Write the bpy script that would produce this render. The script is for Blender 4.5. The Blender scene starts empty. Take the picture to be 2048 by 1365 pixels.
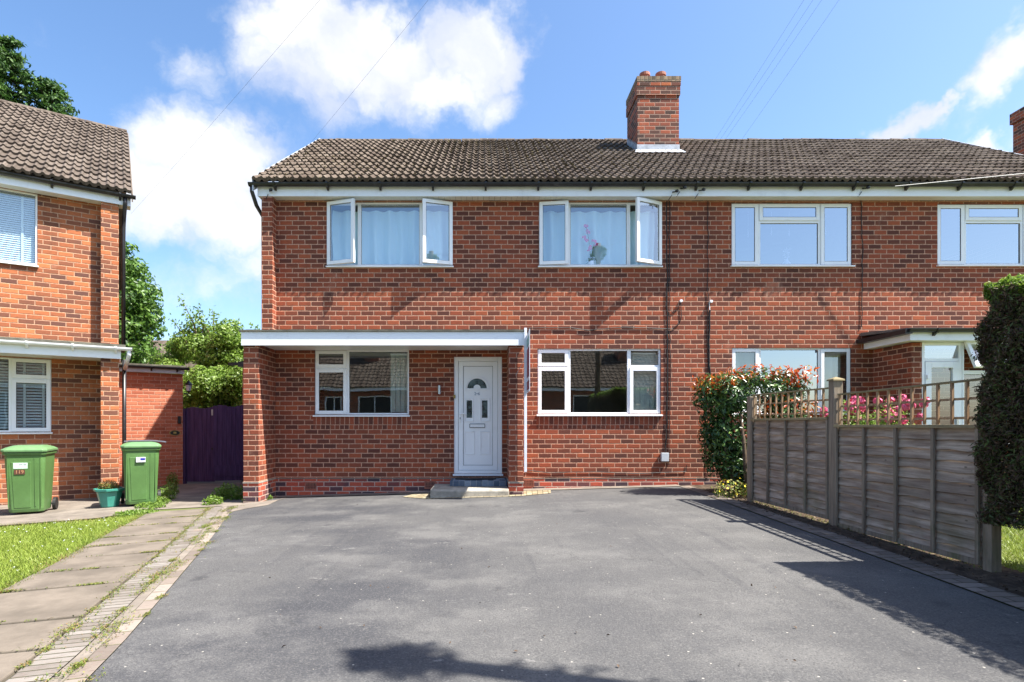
import bpy, math, random
import numpy as np
from mathutils import Vector, Matrix

random.seed(7); rng = np.random.default_rng(7)
S = bpy.context.scene
C = S.collection

# ------------------------------------------------------------------ camera
F = 1130.0; VX, VY = 965.0, 850.0; EYE = 1.2
cam_d = bpy.data.cameras.new('camera'); cam = bpy.data.objects.new('camera', cam_d); C.objects.link(cam)
cam.location = (0, 0, EYE); cam.rotation_euler = (math.radians(90), 0, 0)
cam_d.sensor_width = 36; cam_d.lens = F / 2048 * 36
cam_d.shift_x = (1024 - VX) / 2048; cam_d.shift_y = (VY - 682.5) / 2048
cam_d.clip_start = 0.05; cam_d.clip_end = 2000
S.camera = cam
S.render.resolution_x = 1024; S.render.resolution_y = 682
S.view_settings.view_transform = 'Standard'; S.view_settings.look = 'None'
S.view_settings.exposure = 1.50; S.view_settings.gamma = 1.0

# ------------------------------------------------------------------ sun + sky
SUN = Vector((0.62, -0.198, 1.0)).normalized()
sl = bpy.data.lights.new('sun', 'SUN'); sl.energy = 5.0; sl.angle = math.radians(0.5); sl.color = (1.0, 0.95, 0.87)
so = bpy.data.objects.new('sun', sl); C.objects.link(so)
so.rotation_euler = (-SUN).to_track_quat('-Z', 'Y').to_euler(); so.location = (20, -6, 30)

def nt(mat_or_world):
    t = mat_or_world.node_tree; t.nodes.clear(); return t

class N:
    """tiny node-graph helper"""
    def __init__(s, tree): s.t = tree
    def n(s, typ, ins=None, **kw):
        nd = s.t.nodes.new(typ)
        for k, v in kw.items(): setattr(nd, k, v)
        if ins:
            for k, v in ins.items():
                sock = nd.inputs[k]
                if hasattr(v, 'is_linked') or isinstance(v, bpy.types.NodeSocket): s.t.links.new(v, sock)
                else: sock.default_value = v
        return nd
    def m(s, op, a, b=0.0, c=None, clamp=False):
        ins = {0: a, 1: b}
        if c is not None: ins[2] = c
        nd = s.n('ShaderNodeMath', ins, operation=op); nd.use_clamp = clamp
        return nd.outputs[0]
    def vm(s, op, a, b=None):
        ins = {0: a}
        if b is not None: ins[1] = b
        return s.n('ShaderNodeVectorMath', ins, operation=op)
    def mr(s, v, a, b, c=0.0, d=1.0, smooth=True):
        nd = s.n('ShaderNodeMapRange', {0: v, 1: a, 2: b, 3: c, 4: d})
        nd.interpolation_type = 'SMOOTHSTEP' if smooth else 'LINEAR'
        return nd.outputs[0]
    def mix(s, f, a, b, typ='MIX'):
        nd = s.n('ShaderNodeMix', None, data_type='RGBA', blend_type=typ)
        for i, v in ((0, f), (6, a), (7, b)):
            if isinstance(v, bpy.types.NodeSocket): s.t.links.new(v, nd.inputs[i])
            else: nd.inputs[i].default_value = v if i == 0 else (*v, 1) if len(v) == 3 else v
        return nd.outputs[2]
    def noise(s, vec, scale, detail=4, rough=0.55, out=0):
        nd = s.n('ShaderNodeTexNoise', {'Scale': scale, 'Detail': detail, 'Roughness': rough})
        if vec is not None: s.t.links.new(vec, nd.inputs['Vector'])
        return nd.outputs[out]
    def ramp(s, f, stops, interp='LINEAR'):
        nd = s.n('ShaderNodeValToRGB', {0: f}); cr = nd.color_ramp; cr.interpolation = interp
        while len(cr.elements) < len(stops): cr.elements.new(0.5)
        for e, (p, c) in zip(cr.elements, stops): e.position = p; e.color = (*c, 1)
        return nd.outputs[0]

w = bpy.data.worlds.new("World"); S.world = w; w.use_nodes = True
g = N(nt(w))
sky = g.n('ShaderNodeTexSky', sky_type='NISHITA')
sky.sun_disc = False; sky.sun_elevation = math.asin(SUN.z); sky.sun_rotation = math.atan2(SUN.x, SUN.y)
sky.air_density = 1.0; sky.dust_density = 1.7; sky.ozone_density = 2.5; sky.altitude = 50
dirv = g.n('ShaderNodeTexCoord').outputs['Generated']
wob = g.vm('SUBTRACT', g.noise(dirv, 5.0, 6, 0.6, out=1), (0.5, 0.5, 0.5)).outputs[0]
wob = g.n('ShaderNodeVectorMath', {0: wob, 'Scale': 0.20}, operation='SCALE').outputs[0]
dv = g.vm('ADD', dirv, wob).outputs[0]
BL = [(600, 70, 105, 85, 1), (700, 110, 150, 110, 1), (620, 175, 110, 80, .75), (800, 140, 120, 95, 1), (960, 120, 110, 90, 1),
      (860, 205, 170, 65, .85), (1020, 200, 70, 50, .7), (1040, 110, 45, 55, .9), (400, 130, 62, 58, .5), (430, 190, 60, 50, .3),
      (320, 300, 50, 45, .75), (300, 400, 130, 110, .95), (420, 340, 170, 95, .9), (520, 320, 90, 60, .65), (420, 440, 150, 80, .9),
      (480, 500, 150, 80, .6), (390, 560, 180, 60, .42), (1815, 245, 62, 26, .8), (1880, 216, 42, 15, .8), (2040, 140, 60, 60, .95), 
      (1995, 285, 52, 30, .95), (560, 430, 90, 130, .6), (90, 330, 120, 60, .25), (2230, 300, 100, 120, .8), (-150, 500, 200, 200, .8)]
den = None
for cx, cy, rx, ry, s_ in BL:
    d0 = Vector((cx - VX, F, VY - cy)); L = d0.length; d0.normalize()
    kx = L / (rx); kz = L / (ry)
    v = g.vm('MULTIPLY', g.vm('SUBTRACT', dv, tuple(d0)).outputs[0], (kx, 3.0, kz)).outputs[0]
    ln = g.vm('LENGTH', v).outputs['Value']
    b = g.m('MULTIPLY', g.mr(ln, 1.55, 0.0), s_)
    den = b if den is None else g.m('MAXIMUM', den, b)
# loose cloud for the rest of the sky (behind the camera, seen in the glass)
back = g.mr(g.n('ShaderNodeSeparateXYZ', {0: dirv}).outputs[1], 0.2, -0.3)
den = g.m('MAXIMUM', den, g.m('MULTIPLY', g.m('MULTIPLY', g.mr(g.noise(dirv, 2.6, 5, .6), .56, .74), .12), back))
tex = g.noise(g.vm('MULTIPLY', dv, (1, 1, 1.5)).outputs[0], 9.0, 8, 0.62)
cd = g.m('ADD', den, g.m('MULTIPLY', g.m('SUBTRACT', tex, 0.5), .85))
mask = g.mr(cd, 0.10, 0.80)
body = g.mr(cd, 0.7, 1.5)
shade_n = g.noise(dv, 6.0, 4, .5)
ccol = g.mix(g.mr(shade_n, .42, .64), (0.98, 0.98, 0.98), (0.70, 0.75, 0.90))
ccol = g.mix(body, ccol, (0.98, 0.98, 0.99))
elev = g.n('ShaderNodeSeparateXYZ', {0: dirv}).outputs[2]
skyc = g.n('ShaderNodeHueSaturation', {'Color': sky.outputs[0], 'Saturation': 1.13, 'Value': 1.30}).outputs[0]
skyb = g.n('ShaderNodeBackground', {'Color': skyc, 'Strength': 0.080})
clb = g.n('ShaderNodeBackground', {'Color': ccol, 'Strength': 0.415})
mx = g.n('ShaderNodeMixShader', {0: g.m('MULTIPLY', mask, 0.96), 1: skyb.outputs[0], 2: clb.outputs[0]})
g.n('ShaderNodeOutputWorld', {0: mx.outputs[0]})

# ------------------------------------------------------------------ materials
MATS = {}
def newmat(name):
    m = bpy.data.materials.new(name); m.use_nodes = True; MATS[name] = m
    g = N(nt(m)); return m, g
def finish(g, color, rough=0.6, bump=None, bstr=0.3, bdist=0.01, metal=0.0, spec=0.5, **kw):
    ins = {'Base Color': color if isinstance(color, bpy.types.NodeSocket) else (*color, 1), 'Roughness': rough, 'Metallic': metal, 'Specular IOR Level': spec}
    ins.update(kw)
    p = g.n('ShaderNodeBsdfPrincipled', ins)
    if bump is not None:
        b = g.n('ShaderNodeBump', {'Height': bump, 'Strength': bstr, 'Distance': bdist})
        g.t.links.new(b.outputs[0], p.inputs['Normal'])
    g.n('ShaderNodeOutputMaterial', {0: p.outputs[0]})
    return p
def objc(g): return g.n('ShaderNodeTexCoord').outputs['Object']
def uvc(g): return g.n('ShaderNodeTexCoord').outputs['UV']

def plain(name, col, rough=0.5, var=0.12, scale=6, bump=0.1, metal=0.0, dirt=None, spec=0.5):
    m, g = newmat(name); co = objc(g)
    n1 = g.noise(co, scale, 5, .6); n2 = g.noise(co, scale * 12, 3, .6)
    d = tuple(c * (1 - var * 2) for c in col); l = tuple(min(1, c * (1 + var)) for c in col)
    c = g.mix(g.mr(n1, .3, .7), d, l)
    c = g.mix(g.m('MULTIPLY', g.mr(n2, .35, .75), .3), c, tuple(x * .75 for x in col))
    if dirt: c = g.mix(g.m('MULTIPLY', g.mr(g.noise(co, scale * 2.2, 6, .7), .52, .75), dirt[1]), c, dirt[0])
    finish(g, c, rough, n2, bump, .004, metal, spec)
    return m

def brick_mat(name, ramp, mortar, bw=.2286, bh=.0857, joint=.0055, off=.5, grime=.25, vary=.5):
    m, g = newmat(name); uv = uvc(g)
    wob = g.vm('SUBTRACT', g.noise(uv, 9, 3, .6, out=1), (.5, .5, .5)).outputs[0]
    wob = g.n('ShaderNodeVectorMath', {0: wob, 'Scale': .010}, operation='SCALE').outputs[0]
    uvd = g.vm('ADD', uv, wob).outputs[0]
    sx = g.n('ShaderNodeSeparateXYZ', {0: uvd})
    v = g.m('DIVIDE', sx.outputs[1], bh); row = g.m('FLOOR', v); fv = g.m('SUBTRACT', v, row)
    sh = g.m('MULTIPLY', g.m('FLOORED_MODULO', row, 2.0), off)
    jit = g.m('MULTIPLY', g.n('ShaderNodeTexWhiteNoise', {'W': row}, noise_dimensions='1D').outputs[0], .10)
    u = g.m('ADD', g.m('ADD', g.m('DIVIDE', sx.outputs[0], bw), sh), jit); col = g.m('FLOOR', u); fu = g.m('SUBTRACT', u, col)
    du = g.m('MULTIPLY', g.m('MINIMUM', fu, g.m('SUBTRACT', 1, fu)), bw)
    dvv = g.m('MULTIPLY', g.m('MINIMUM', fv, g.m('SUBTRACT', 1, fv)), bh)
    dd = g.m('MINIMUM', du, dvv)
    mask = g.mr(dd, joint - .0015, joint + .0025)
    cell = g.n('ShaderNodeCombineXYZ', {0: col, 1: row, 2: 0.0}).outputs[0]
    wn = g.n('ShaderNodeTexWhiteNoise', {'Vector': cell}, noise_dimensions='3D')
    big = g.noise(uv, .9, 3, .5)
    r = g.m('ADD', g.m('MULTIPLY', wn.outputs[0], .86), g.m('MULTIPLY', g.m('SUBTRACT', big, .5), vary), clamp=True)
    bc = g.ramp(r, ramp)
    # rub each brick with fine tonal variation, kiln marks
    st = g.n('ShaderNodeVectorMath', {0: uvd, 1: (9.0, 45.0, 1)}, operation='MULTIPLY').outputs[0]
    nf = g.noise(st, 1.6, 5, .65); nb = g.noise(uvd, 60, 4, .6)
    bc = g.mix(g.m('MULTIPLY', g.mr(nf, .45, .75), .45), bc, (.075, .035, .03))
    bc = g.mix(g.m('MULTIPLY', g.mr(nb, .5, .8), .14), bc, (.42, .17, .10))
    gr = g.m('MULTIPLY', g.mr(g.noise(uv, 2.3, 6, .65), .5, .8), grime)
    bc = g.mix(gr, bc, (.10, .07, .06))
    mc = g.mix(g.mr(g.noise(uv, 30, 4, .6), .35, .7), mortar, tuple(x * .62 for x in mortar))
    mc = g.mix(g.m('MULTIPLY', g.mr(g.noise(uv, 1.4, 4, .6), .45, .7), .35), mc, tuple(x * .6 for x in mortar))
    ef = g.m('MULTIPLY', g.mr(g.noise(g.vm('MULTIPLY', uv, (1.0, .55, 1)).outputs[0], 1.6, 5, .65), .60, .74), .28)
    bc = g.mix(ef, bc, (.48, .30, .22))
    dk = g.m('MULTIPLY', g.mr(g.noise(g.vm('MULTIPLY', uv, (2.2, .35, 1)).outputs[0], 1.0, 5, .6), .55, .72), .35)
    bc = g.mix(dk, bc, (.075, .04, .03))
    c = g.mix(mask, mc, bc)
    h = g.m('ADD', g.m('MULTIPLY', g.mr(dd, joint - .003, joint + .006), .75), g.m('ADD', g.m('MULTIPLY', nb, .12), g.m('MULTIPLY', wn.outputs[0], .13)))
    finish(g, c, .88, h, .55, .012, spec=.2)
    return m

RED = [(0, (.100, .038, .028)), (.14, (.140, .047, .031)), (.32, (.190, .057, .033)), (.52, (.245, .066, .035)), (.70, (.295, .073, .036)), (.86, (.340, .090, .040)), (.95, (.41, .11, .042)), (1, (.50, .15, .055))]
ORA = [(0, (.12, .055, .042)), (.18, (.19, .075, .045)), (.38, (.30, .098, .045)), (.6, (.39, .125, .052)), (.85, (.46, .155, .062)), (1, (.50, .22, .10))]
PNK = [(0, (.34, .105, .06)), (.4, (.44, .145, .08)), (.8, (.50, .175, .10)), (1, (.54, .22, .13))]
PLI = [(0, (.055, .04, .05)), (.18, (.10, .055, .06)), (.3, (.30, .06, .04)), (.6, (.42, .085, .05)), (1, (.50, .12, .06))]
CHM = [(0, (.06, .04, .035)), (.2, (.13, .06, .045)), (.5, (.26, .075, .045)), (.8, (.38, .10, .05)), (1, (.55, .17, .06))]
brick_mat('brick', RED, (.55, .315, .215), joint=.0070, vary=.35)
brick_mat('brick_orange', ORA, (.52, .31, .20), joint=.0066, vary=.35)
brick_mat('brick_new', PNK, (.55, .33, .24), bw=.225, bh=.082, grime=.1, vary=.2)
brick_mat('brick_plinth', PLI, (.52, .37, .30), joint=.0075, grime=.2)
brick_mat('brick_chimney', CHM, (.42, .28, .21), joint=.007, grime=.5)
brick_mat('brick_soldier', RED, (.50, .29, .2), bw=.0857, bh=.30, off=0)
brick_mat('coping', [(0, (.12, .10, .07)), (.5, (.25, .17, .11)), (1, (.40, .30, .20))], (.22, .19, .15), bw=.0857, bh=.30, off=0)
brick_mat('paver', [(0, (.15, .125, .105)), (.4, (.21, .175, .145)), (.8, (.27, .23, .195)), (1, (.32, .28, .255))], (.14, .13, .07), bw=.11, bh=.215, joint=.005, off=.0, grime=.3)
brick_mat('paver_across', [(0, (.155, .138, .118)), (.4, (.19, .17, .148)), (.8, (.225, .205, .182)), (1, (.26, .24, .22))], (.075, .07, .04), bw=.235, bh=.072, joint=.0045, off=.0, grime=.6)
brick_mat('paver_yellow', [(0, (.22, .18, .11)), (.5, (.30, .26, .17)), (1, (.36, .32, .23))], (.12, .11, .06), bw=.21, bh=.105, joint=.005, grime=.2)
brick_mat('paver_dark', [(0, (.13, .115, .10)), (.5, (.19, .165, .14)), (1, (.26, .22, .19))], (.10, .085, .06), bw=.21, bh=.105, joint=.005, grime=.6)
brick_mat('step_tile', [(0, (.06, .09, .13)), (.5, (.18, .23, .29)), (1, (.42, .47, .52))], (.35, .35, .35), bw=.10, bh=.4, joint=.003, off=0, grime=.1)

def upvc(name, col, dirtcol=(.35, .36, .34), amt=.25):
    m, g = newmat(name); co = objc(g)
    d = g.m('MULTIPLY', g.mr(g.noise(co, 3, 6, .7), .5, .8), amt)
    c = g.mix(d, col, dirtcol)
    finish(g, c, .32, g.noise(co, 40, 2, .5), .03, .002)
upvc('upvc', (.86, .87, .88), amt=.15); upvc('white_paint', (.86, .88, .91), (.45, .46, .44), .35); upvc('soffit', (.74, .74, .71), (.5, .48, .42), .3)
plain('black_plastic', (.018, .018, .02), .38, .2, 4, .05, dirt=((.10, .10, .09), .35))
plain('felt', (.12, .115, .09), .95, .2, 5, .6, dirt=((.20, .19, .13), .6))
plain('lead', (.42, .45, .50), .5, .15, 8, .2, dirt=((.62, .65, .68), .6))
plain('terracotta', (.36, .12, .075), .7, .2, 6, .2)
plain('plaster', (.34, .32, .28), .9, .08, 2, .05)
plain('dark_rubber', (.012, .012, .012), .6, .1, 20, .1)
plain('chrome', (.55, .56, .58), .25, .05, 9, .02, metal=.9)
plain('brass', (.40, .30, .10), .35, .2, 9, .05, metal=.8)
plain('grey_box', (.52, .55, .60), .4, .08, 5, .05)
plain('concrete', (.205, .175, .145), .95, .16, 3, .35, dirt=((.115, .10, .08), .55), spec=.2)
plain('slab', (.165, .138, .110), .95, .16, 2.6, .35, dirt=((.105, .088, .07), .6), spec=.2)
plain('stone_step', (.36, .33, .275), .95, .18, 6, .5, dirt=((.13, .12, .09), .7), spec=.2)
plain('soil', (.085, .062, .045), 1, .3, 9, .9, dirt=((.17, .13, .09), .7), spec=.1)
plain('bark', (.12, .085, .06), .95, .3, 9, .9, spec=.1)
plain('bark_dark', (.06, .045, .035), .95, .3, 12, .9, spec=.1)
plain('pole_wood', (.20, .155, .115), .9, .2, 5, .4, spec=.1)
plain('bin_green', (.090, .185, .055), .38, .08, 3, .08, dirt=((.11, .20, .085), .4))
plain('bin_lid', (.13, .25, .105), .36, .08, 3, .08, dirt=((.17, .28, .14), .5))
plain('pot_teal', (.045, .26, .20), .35, .1, 6, .05)
plain('rose_pink', (.72, .12, .24), .6, .25, 12, .1)
plain('yellow_petal', (.75, .55, .02), .6, .1, 12, .1)
plain('maroon_print', (.22, .03, .07), .4, .1, 5, .02)
plain('board_white', (.78, .79, .84), .4, .05, 5, .02)
plain('sticker_pale', (.55, .70, .58), .5, .1, 30, .02)
plain('sticker_brown', (.10, .035, .02), .6, .15, 30, .05)
plain('number_tan', (.42, .22, .10), .6, .1, 30, .05)
plain('number_grey', (.18, .24, .34), .4, .1, 30, .02)
plain('sticker_blue', (.025, .03, .28), .4, .1, 30, .02)
plain('orchid_pink', (.75, .08, .28), .6, .15, 12, .1)
plain('cable_pale', (.45, .44, .42), .6, .1, 4, .02)
plain('slate', (.09, .10, .12), .4, .1, 4, .05)
plain('wire_grey', (.10, .10, .11), .7, .05, 4, .02)
plain('mat_black', (.015, .015, .018), .95, .2, 30, .5)

def wood(name, a, b, alg=.35, axis=0):
    m, g = newmat(name); co = objc(g)
    sc = (2.0, 2.0, 22.0) if axis == 0 else (22.0, 22.0, 1.6)
    st = g.vm('MULTIPLY', co, sc).outputs[0]
    n1 = g.noise(st, 1.5, 6, .65); n2 = g.noise(co, 2.2, 5, .6); n3 = g.noise(st, 6, 3, .6)
    c = g.mix(g.mr(n1, .3, .72), a, b)
    if axis == 0:
        pb = g.noise(g.vm('MULTIPLY', co, (.35, .35, 10.4)).outputs[0], 1.0, 1, .5); c = g.mix(g.m('MULTIPLY', g.mr(pb, .38, .62), .5), c, tuple(x * .55 for x in a))
        kn = g.n('ShaderNodeTexVoronoi', {'Vector': g.vm('MULTIPLY', co, (1, 1, 2.2)).outputs[0], 'Scale': 5.0}).outputs[0]; c = g.mix(g.m('MULTIPLY', g.mr(kn, .10, .05), .7), c, tuple(x * .3 for x in a))
    c = g.mix(g.m('MULTIPLY', g.mr(n3, .5, .75), .45), c, tuple(x * .35 for x in a))
    z = g.n('ShaderNodeSeparateXYZ', {0: g.n('ShaderNodeNewGeometry').outputs['Position']}).outputs[2]
    low = g.mr(z, .75, .05, .25, 1)
    c = g.mix(g.m('MULTIPLY', g.m('MULTIPLY', g.mr(n2, .48, .7), low), alg), c, (.085, .105, .02))
    finish(g, c, .9, n1, .5, .006, spec=.15)
wood('fence_board', (.25, .185, .138), (.56, .46, .365)); wood('fence_post', (.20, .155, .115), (.34, .28, .21), .6, 2)
wood('fence_rail', (.24, .19, .11), (.38, .31, .18), .5, 0); wood('trellis', (.27, .17, .10), (.44, .30, .18), .3, 2)
wood('gate_purple', (.052, .028, .072), (.095, .055, .125), .05, 2)

def tile_mat(name, base, alt, moss, lich, mossamt):
    m, g = newmat(name); uv = uvc(g)
    sx = g.n('ShaderNodeSeparateXYZ', {0: uv})
    cell = g.n('ShaderNodeCombineXYZ', {0: g.m('FLOOR', g.m('DIVIDE', sx.outputs[0], .27)), 1: g.m('FLOOR', sx.outputs[1]), 2: 0.0}).outputs[0]
    wn = g.n('ShaderNodeTexWhiteNoise', {'Vector': cell}, noise_dimensions='3D').outputs[0]
    c = g.mix(wn, tuple(x * .8 for x in base), alt)
    c = g.mix(g.m('MULTIPLY', g.mr(g.noise(uv, 14, 5, .7), .42, .7), .5), c, tuple(x * .5 for x in base))
    tr_ = g.m('FRACT', g.m('DIVIDE', g.m('ADD', sx.outputs[0], 4.01), .1345)); valley_moss_shade = g.mr(tr_, .50, .62)
    big = g.mr(g.noise(g.vm('MULTIPLY', uv, (.35, .12, 1)).outputs[0], 1.0, 4, .6), .38, .7)
    c = g.mix(g.m('MULTIPLY', g.m('MULTIPLY', g.mr(g.noise(uv, 7, 5, .7), .45, .65), mossamt), big), c, moss)
    c = g.mix(g.m('MULTIPLY', g.m('MULTIPLY', valley_moss_shade, g.mr(g.noise(uv, 4, 4, .6), .35, .6)), g.m('MULTIPLY', mossamt, .6)), c, tuple(x * .55 for x in moss))  # darkened moss tone between the rolls, also painting the shade of the gaps
    vo = g.n('ShaderNodeTexVoronoi', {'Vector': uv, 'Scale': 6.5}).outputs[0]
    spot = g.m('MULTIPLY', g.mr(g.m('ADD', vo, g.m('MULTIPLY', g.noise(uv, 30, 2, .5), .12)), .24, .16), g.mr(g.noise(uv, 1.7, 3, .6), .46, .6))
    c = g.mix(g.m('MULTIPLY', spot, .75), c, lich)
    finish(g, c, .95, g.noise(uv, 60, 4, .6), .4, .006, spec=.15)
tile_mat('tiles', (.100, .075, .060), (.150, .120, .096), (.075, .055, .025), (.36, .33, .27), .6)
tile_mat('tiles_left', (.120, .094, .077), (.17, .138, .114), (.06, .05, .03), (.36, .31, .24), .4)

def glass_mat(name, f0=.17, tint=(.82, .90, .90)):
    m, g = newmat(name)
    lw = g.n('ShaderNodeLayerWeight', {'Blend': .5}).outputs['Facing']
    f = g.m('ADD', g.m('MULTIPLY', g.m('POWER', lw, 5.0), 1 - f0), f0)
    wv = g.n('ShaderNodeBump', {'Height': g.noise(objc(g), 1.3, 2, .5), 'Strength': .06, 'Distance': .02}).outputs[0]
    gl = g.n('ShaderNodeBsdfGlossy', {'Roughness': 0.012, 'Color': (.92, .97, 1, 1), 'Normal': wv})
    tr = g.n('ShaderNodeBsdfTransparent', {'Color': (*tint, 1)})
    mx = g.n('ShaderNodeMixShader', {0: f, 1: tr.outputs[0], 2: gl.outputs[0]})
    g.n('ShaderNodeOutputMaterial', {0: mx.outputs[0]})
m, g = newmat('glass_obscure'); finish(g, g.mix(g.mr(g.noise(objc(g), 9, 4, .6), .4, .65), (.008, .014, .014), (.08, .12, .12)), .12, g.noise(objc(g), 30, 3, .6), .5, .01)
glass_mat('glass', .22); glass_mat('glass_sky', .46, (.55, .6, .65)); glass_mat('glass_dark', .22, (.4, .45, .45)); glass_mat('glass_net', .28, (1, 1, 1))

def leafmat(name, stops, rough=.45, trans=.35, spec=.5):
    m, g = newmat(name)
    r = g.n('ShaderNodeNewGeometry').outputs['Random Per Island']
    co = objc(g)
    c = g.ramp(g.m('ADD', g.m('MULTIPLY', r, .8), g.m('MULTIPLY', g.mr(g.noise(co, 2.0, 3, .6), .35, .65), .2)), stops)
    p = g.n('ShaderNodeBsdfPrincipled', {'Base Color': c, 'Roughness': rough, 'Specular IOR Level': spec})
    t = g.n('ShaderNodeBsdfTranslucent', {'Color': c})
    mx = g.n('ShaderNodeMixShader', {0: trans, 1: p.outputs[0], 2: t.outputs[0]})
    g.n('ShaderNodeOutputMaterial', {0: mx.outputs[0]})
leafmat('moss_leaf', [(0, (.035, .028, .012)), (.6, (.075, .06, .025)), (1, (.16, .14, .08))], .9, .05, .1)
leafmat('leaf_bush', [(0, (.08, .15, .022)), (.4, (.16, .27, .035)), (.8, (.25, .37, .07)), (1, (.42, .50, .20))], .45, .5)
leafmat('leaf_tree', [(0, (.035, .08, .014)), (.5, (.085, .18, .025)), (1, (.17, .28, .05))])
leafmat('leaf_conifer', [(0, (.014, .042, .012)), (.5, (.045, .11, .02)), (1, (.11, .21, .035))], .6)
leafmat('leaf_photinia', [(0, (.016, .038, .012)), (.6, (.042, .095, .022)), (1, (.14, .23, .045))], .3, .12, .35)
leafmat('leaf_red', [(0, (.30, .035, .010)), (.5, (.50, .075, .012)), (.8, (.50, .17, .02)), (1, (.26, .28, .04))], .3, .35, .5)
leafmat('leaf_hedge', [(0, (.04, .028, .018)), (.35, (.115, .072, .048)), (.58, (.07, .062, .024)), (.82, (.08, .125, .03)), (1, (.26, .20, .15))], .7, .1, .2)
leafmat('leaf_hedge_top', [(0, (.10, .19, .02)), (.5, (.18, .29, .035)), (1, (.32, .42, .08))], .5, .35)
leafmat('blade', [(0, (.17, .235, .03)), (.5, (.23, .31, .045)), (.9, (.30, .36, .07)), (1, (.42, .38, .16))], .5, .3, .3)
leafmat('weed', [(0, (.07, .11, .018)), (.42, (.14, .20, .03)), (.62, (.24, .25, .06)), (.8, (.30, .21, .09)), (1, (.22, .12, .055))], .5, .3, .3)
leafmat('curtain', [(0, (.58, .82, .90)), (1, (.66, .88, .94))], .85, .15, .1)
leafmat('blind', [(0, (.78, .84, .88)), (1, (.82, .87, .9))], .5, .25, .3)
leafmat('vblind', [(0, (.50, .53, .48)), (1, (.60, .62, .56))], .7, .2, .2)

# grass ground
m, g = newmat('grass_ground'); co = objc(g)
c = g.mix(g.mr(g.noise(co, 1.2, 6, .65), .35, .65), (.085, .11, .035), (.13, .15, .05))
c = g.mix(g.m('MULTIPLY', g.mr(g.noise(co, 7, 5, .7), .5, .75), .6), c, (.16, .14, .07))
finish(g, c, .95, g.noise(co, 60, 5, .7), .8, .02, spec=.15)
# asphalt
m, g = newmat('asphalt'); co = objc(g)
n1 = g.noise(co, .55, 5, .6); n2 = g.noise(co, 2.4, 6, .65); nf = g.noise(co, 95, 3, .7)
vo = g.n('ShaderNodeTexVoronoi', {'Vector': co, 'Scale': 120.0}); agg = vo.outputs['Color']
av = g.n('ShaderNodeSeparateColor', {0: agg}).outputs[0]
st = g.noise(g.vm('MULTIPLY', co, (1.0, 1.15, 1)).outputs[0], .95, 6, .68)
c = g.mix(g.mr(n1, .40, .60), (.054, .055, .060), (.115, .112, .107))
vb = g.noise(g.vm('MULTIPLY', co, (.30, .22, 1)).outputs[0], 1.0, 3, .5)
c = g.mix(g.m('MULTIPLY', g.mr(vb, .42, .60), .55), c, (.140, .135, .126))
px_ = g.n('ShaderNodeSeparateXYZ', {0: co}).outputs[0]
wear = g.mr(g.m('ADD', px_, g.m('MULTIPLY', g.m('SUBTRACT', g.noise(co, .5, 4, .6), .5), 6.0)), -2.2, 2.0)
c = g.mix(g.m('MULTIPLY', wear, .50), g.mix(.38, c, (.043, .044, .050)), (.112, .110, .107))
ty = g.noise(g.vm('MULTIPLY', co, (5.5, .28, 1)).outputs[0], 1.0, 4, .6)
c = g.mix(g.m('MULTIPLY', g.mr(ty, .54, .70), .35), c, (.045, .046, .052))
c = g.mix(g.m('MULTIPLY', g.mr(st, .46, .66), .6), c, (.150, .146, .140))
c = g.mix(g.m('MULTIPLY', g.mr(n2, .5, .75), .20), c, (.040, .041, .048))
c = g.mix(g.m('MULTIPLY', g.mr(av, .55, 1.0), .22), c, (.24, .23, .215))
c = g.mix(g.m('MULTIPLY', g.mr(nf, .5, .35), .5), c, (.028, .028, .031))
v2 = g.n('ShaderNodeTexVoronoi', {'Vector': co, 'Scale': 9.0}).outputs[0]
c = g.mix(g.mr(v2, .065, .04), c, (.36, .34, .30))
wv_ = g.n('ShaderNodeTexVoronoi', {'Vector': g.vm('ADD', co, g.n('ShaderNodeVectorMath', {0: g.noise(co, 1.3, 4, .6, out=1), 'Scale': 1.6}, operation='SCALE').outputs[0]).outputs[0], 'Scale': .32}, feature='DISTANCE_TO_EDGE').outputs[0]
c = g.mix(g.m('MULTIPLY', g.mr(wv_, .004, .0015), .28), c, (.03, .03, .032))
oil = g.m('MULTIPLY', g.mr(g.noise(co, 1.9, 3, .5), .66, .74), .5)
c = g.mix(oil, c, (.035, .035, .038))
scf = g.m('MULTIPLY', g.mr(g.noise(g.vm('MULTIPLY', co, (1.6, 5, 1)).outputs[0], 1.1, 5, .7), .60, .72), g.mr(g.noise(co, 24, 3, .7), .45, .6))
c = g.mix(g.m('MULTIPLY', scf, .6), c, (.26, .25, .235))
hh = g.m('ADD', g.m('MULTIPLY', av, .5), nf)
finish(g, c, .93, hh, .75, .006, spec=.2)
# daisies on grass use board_white

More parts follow.
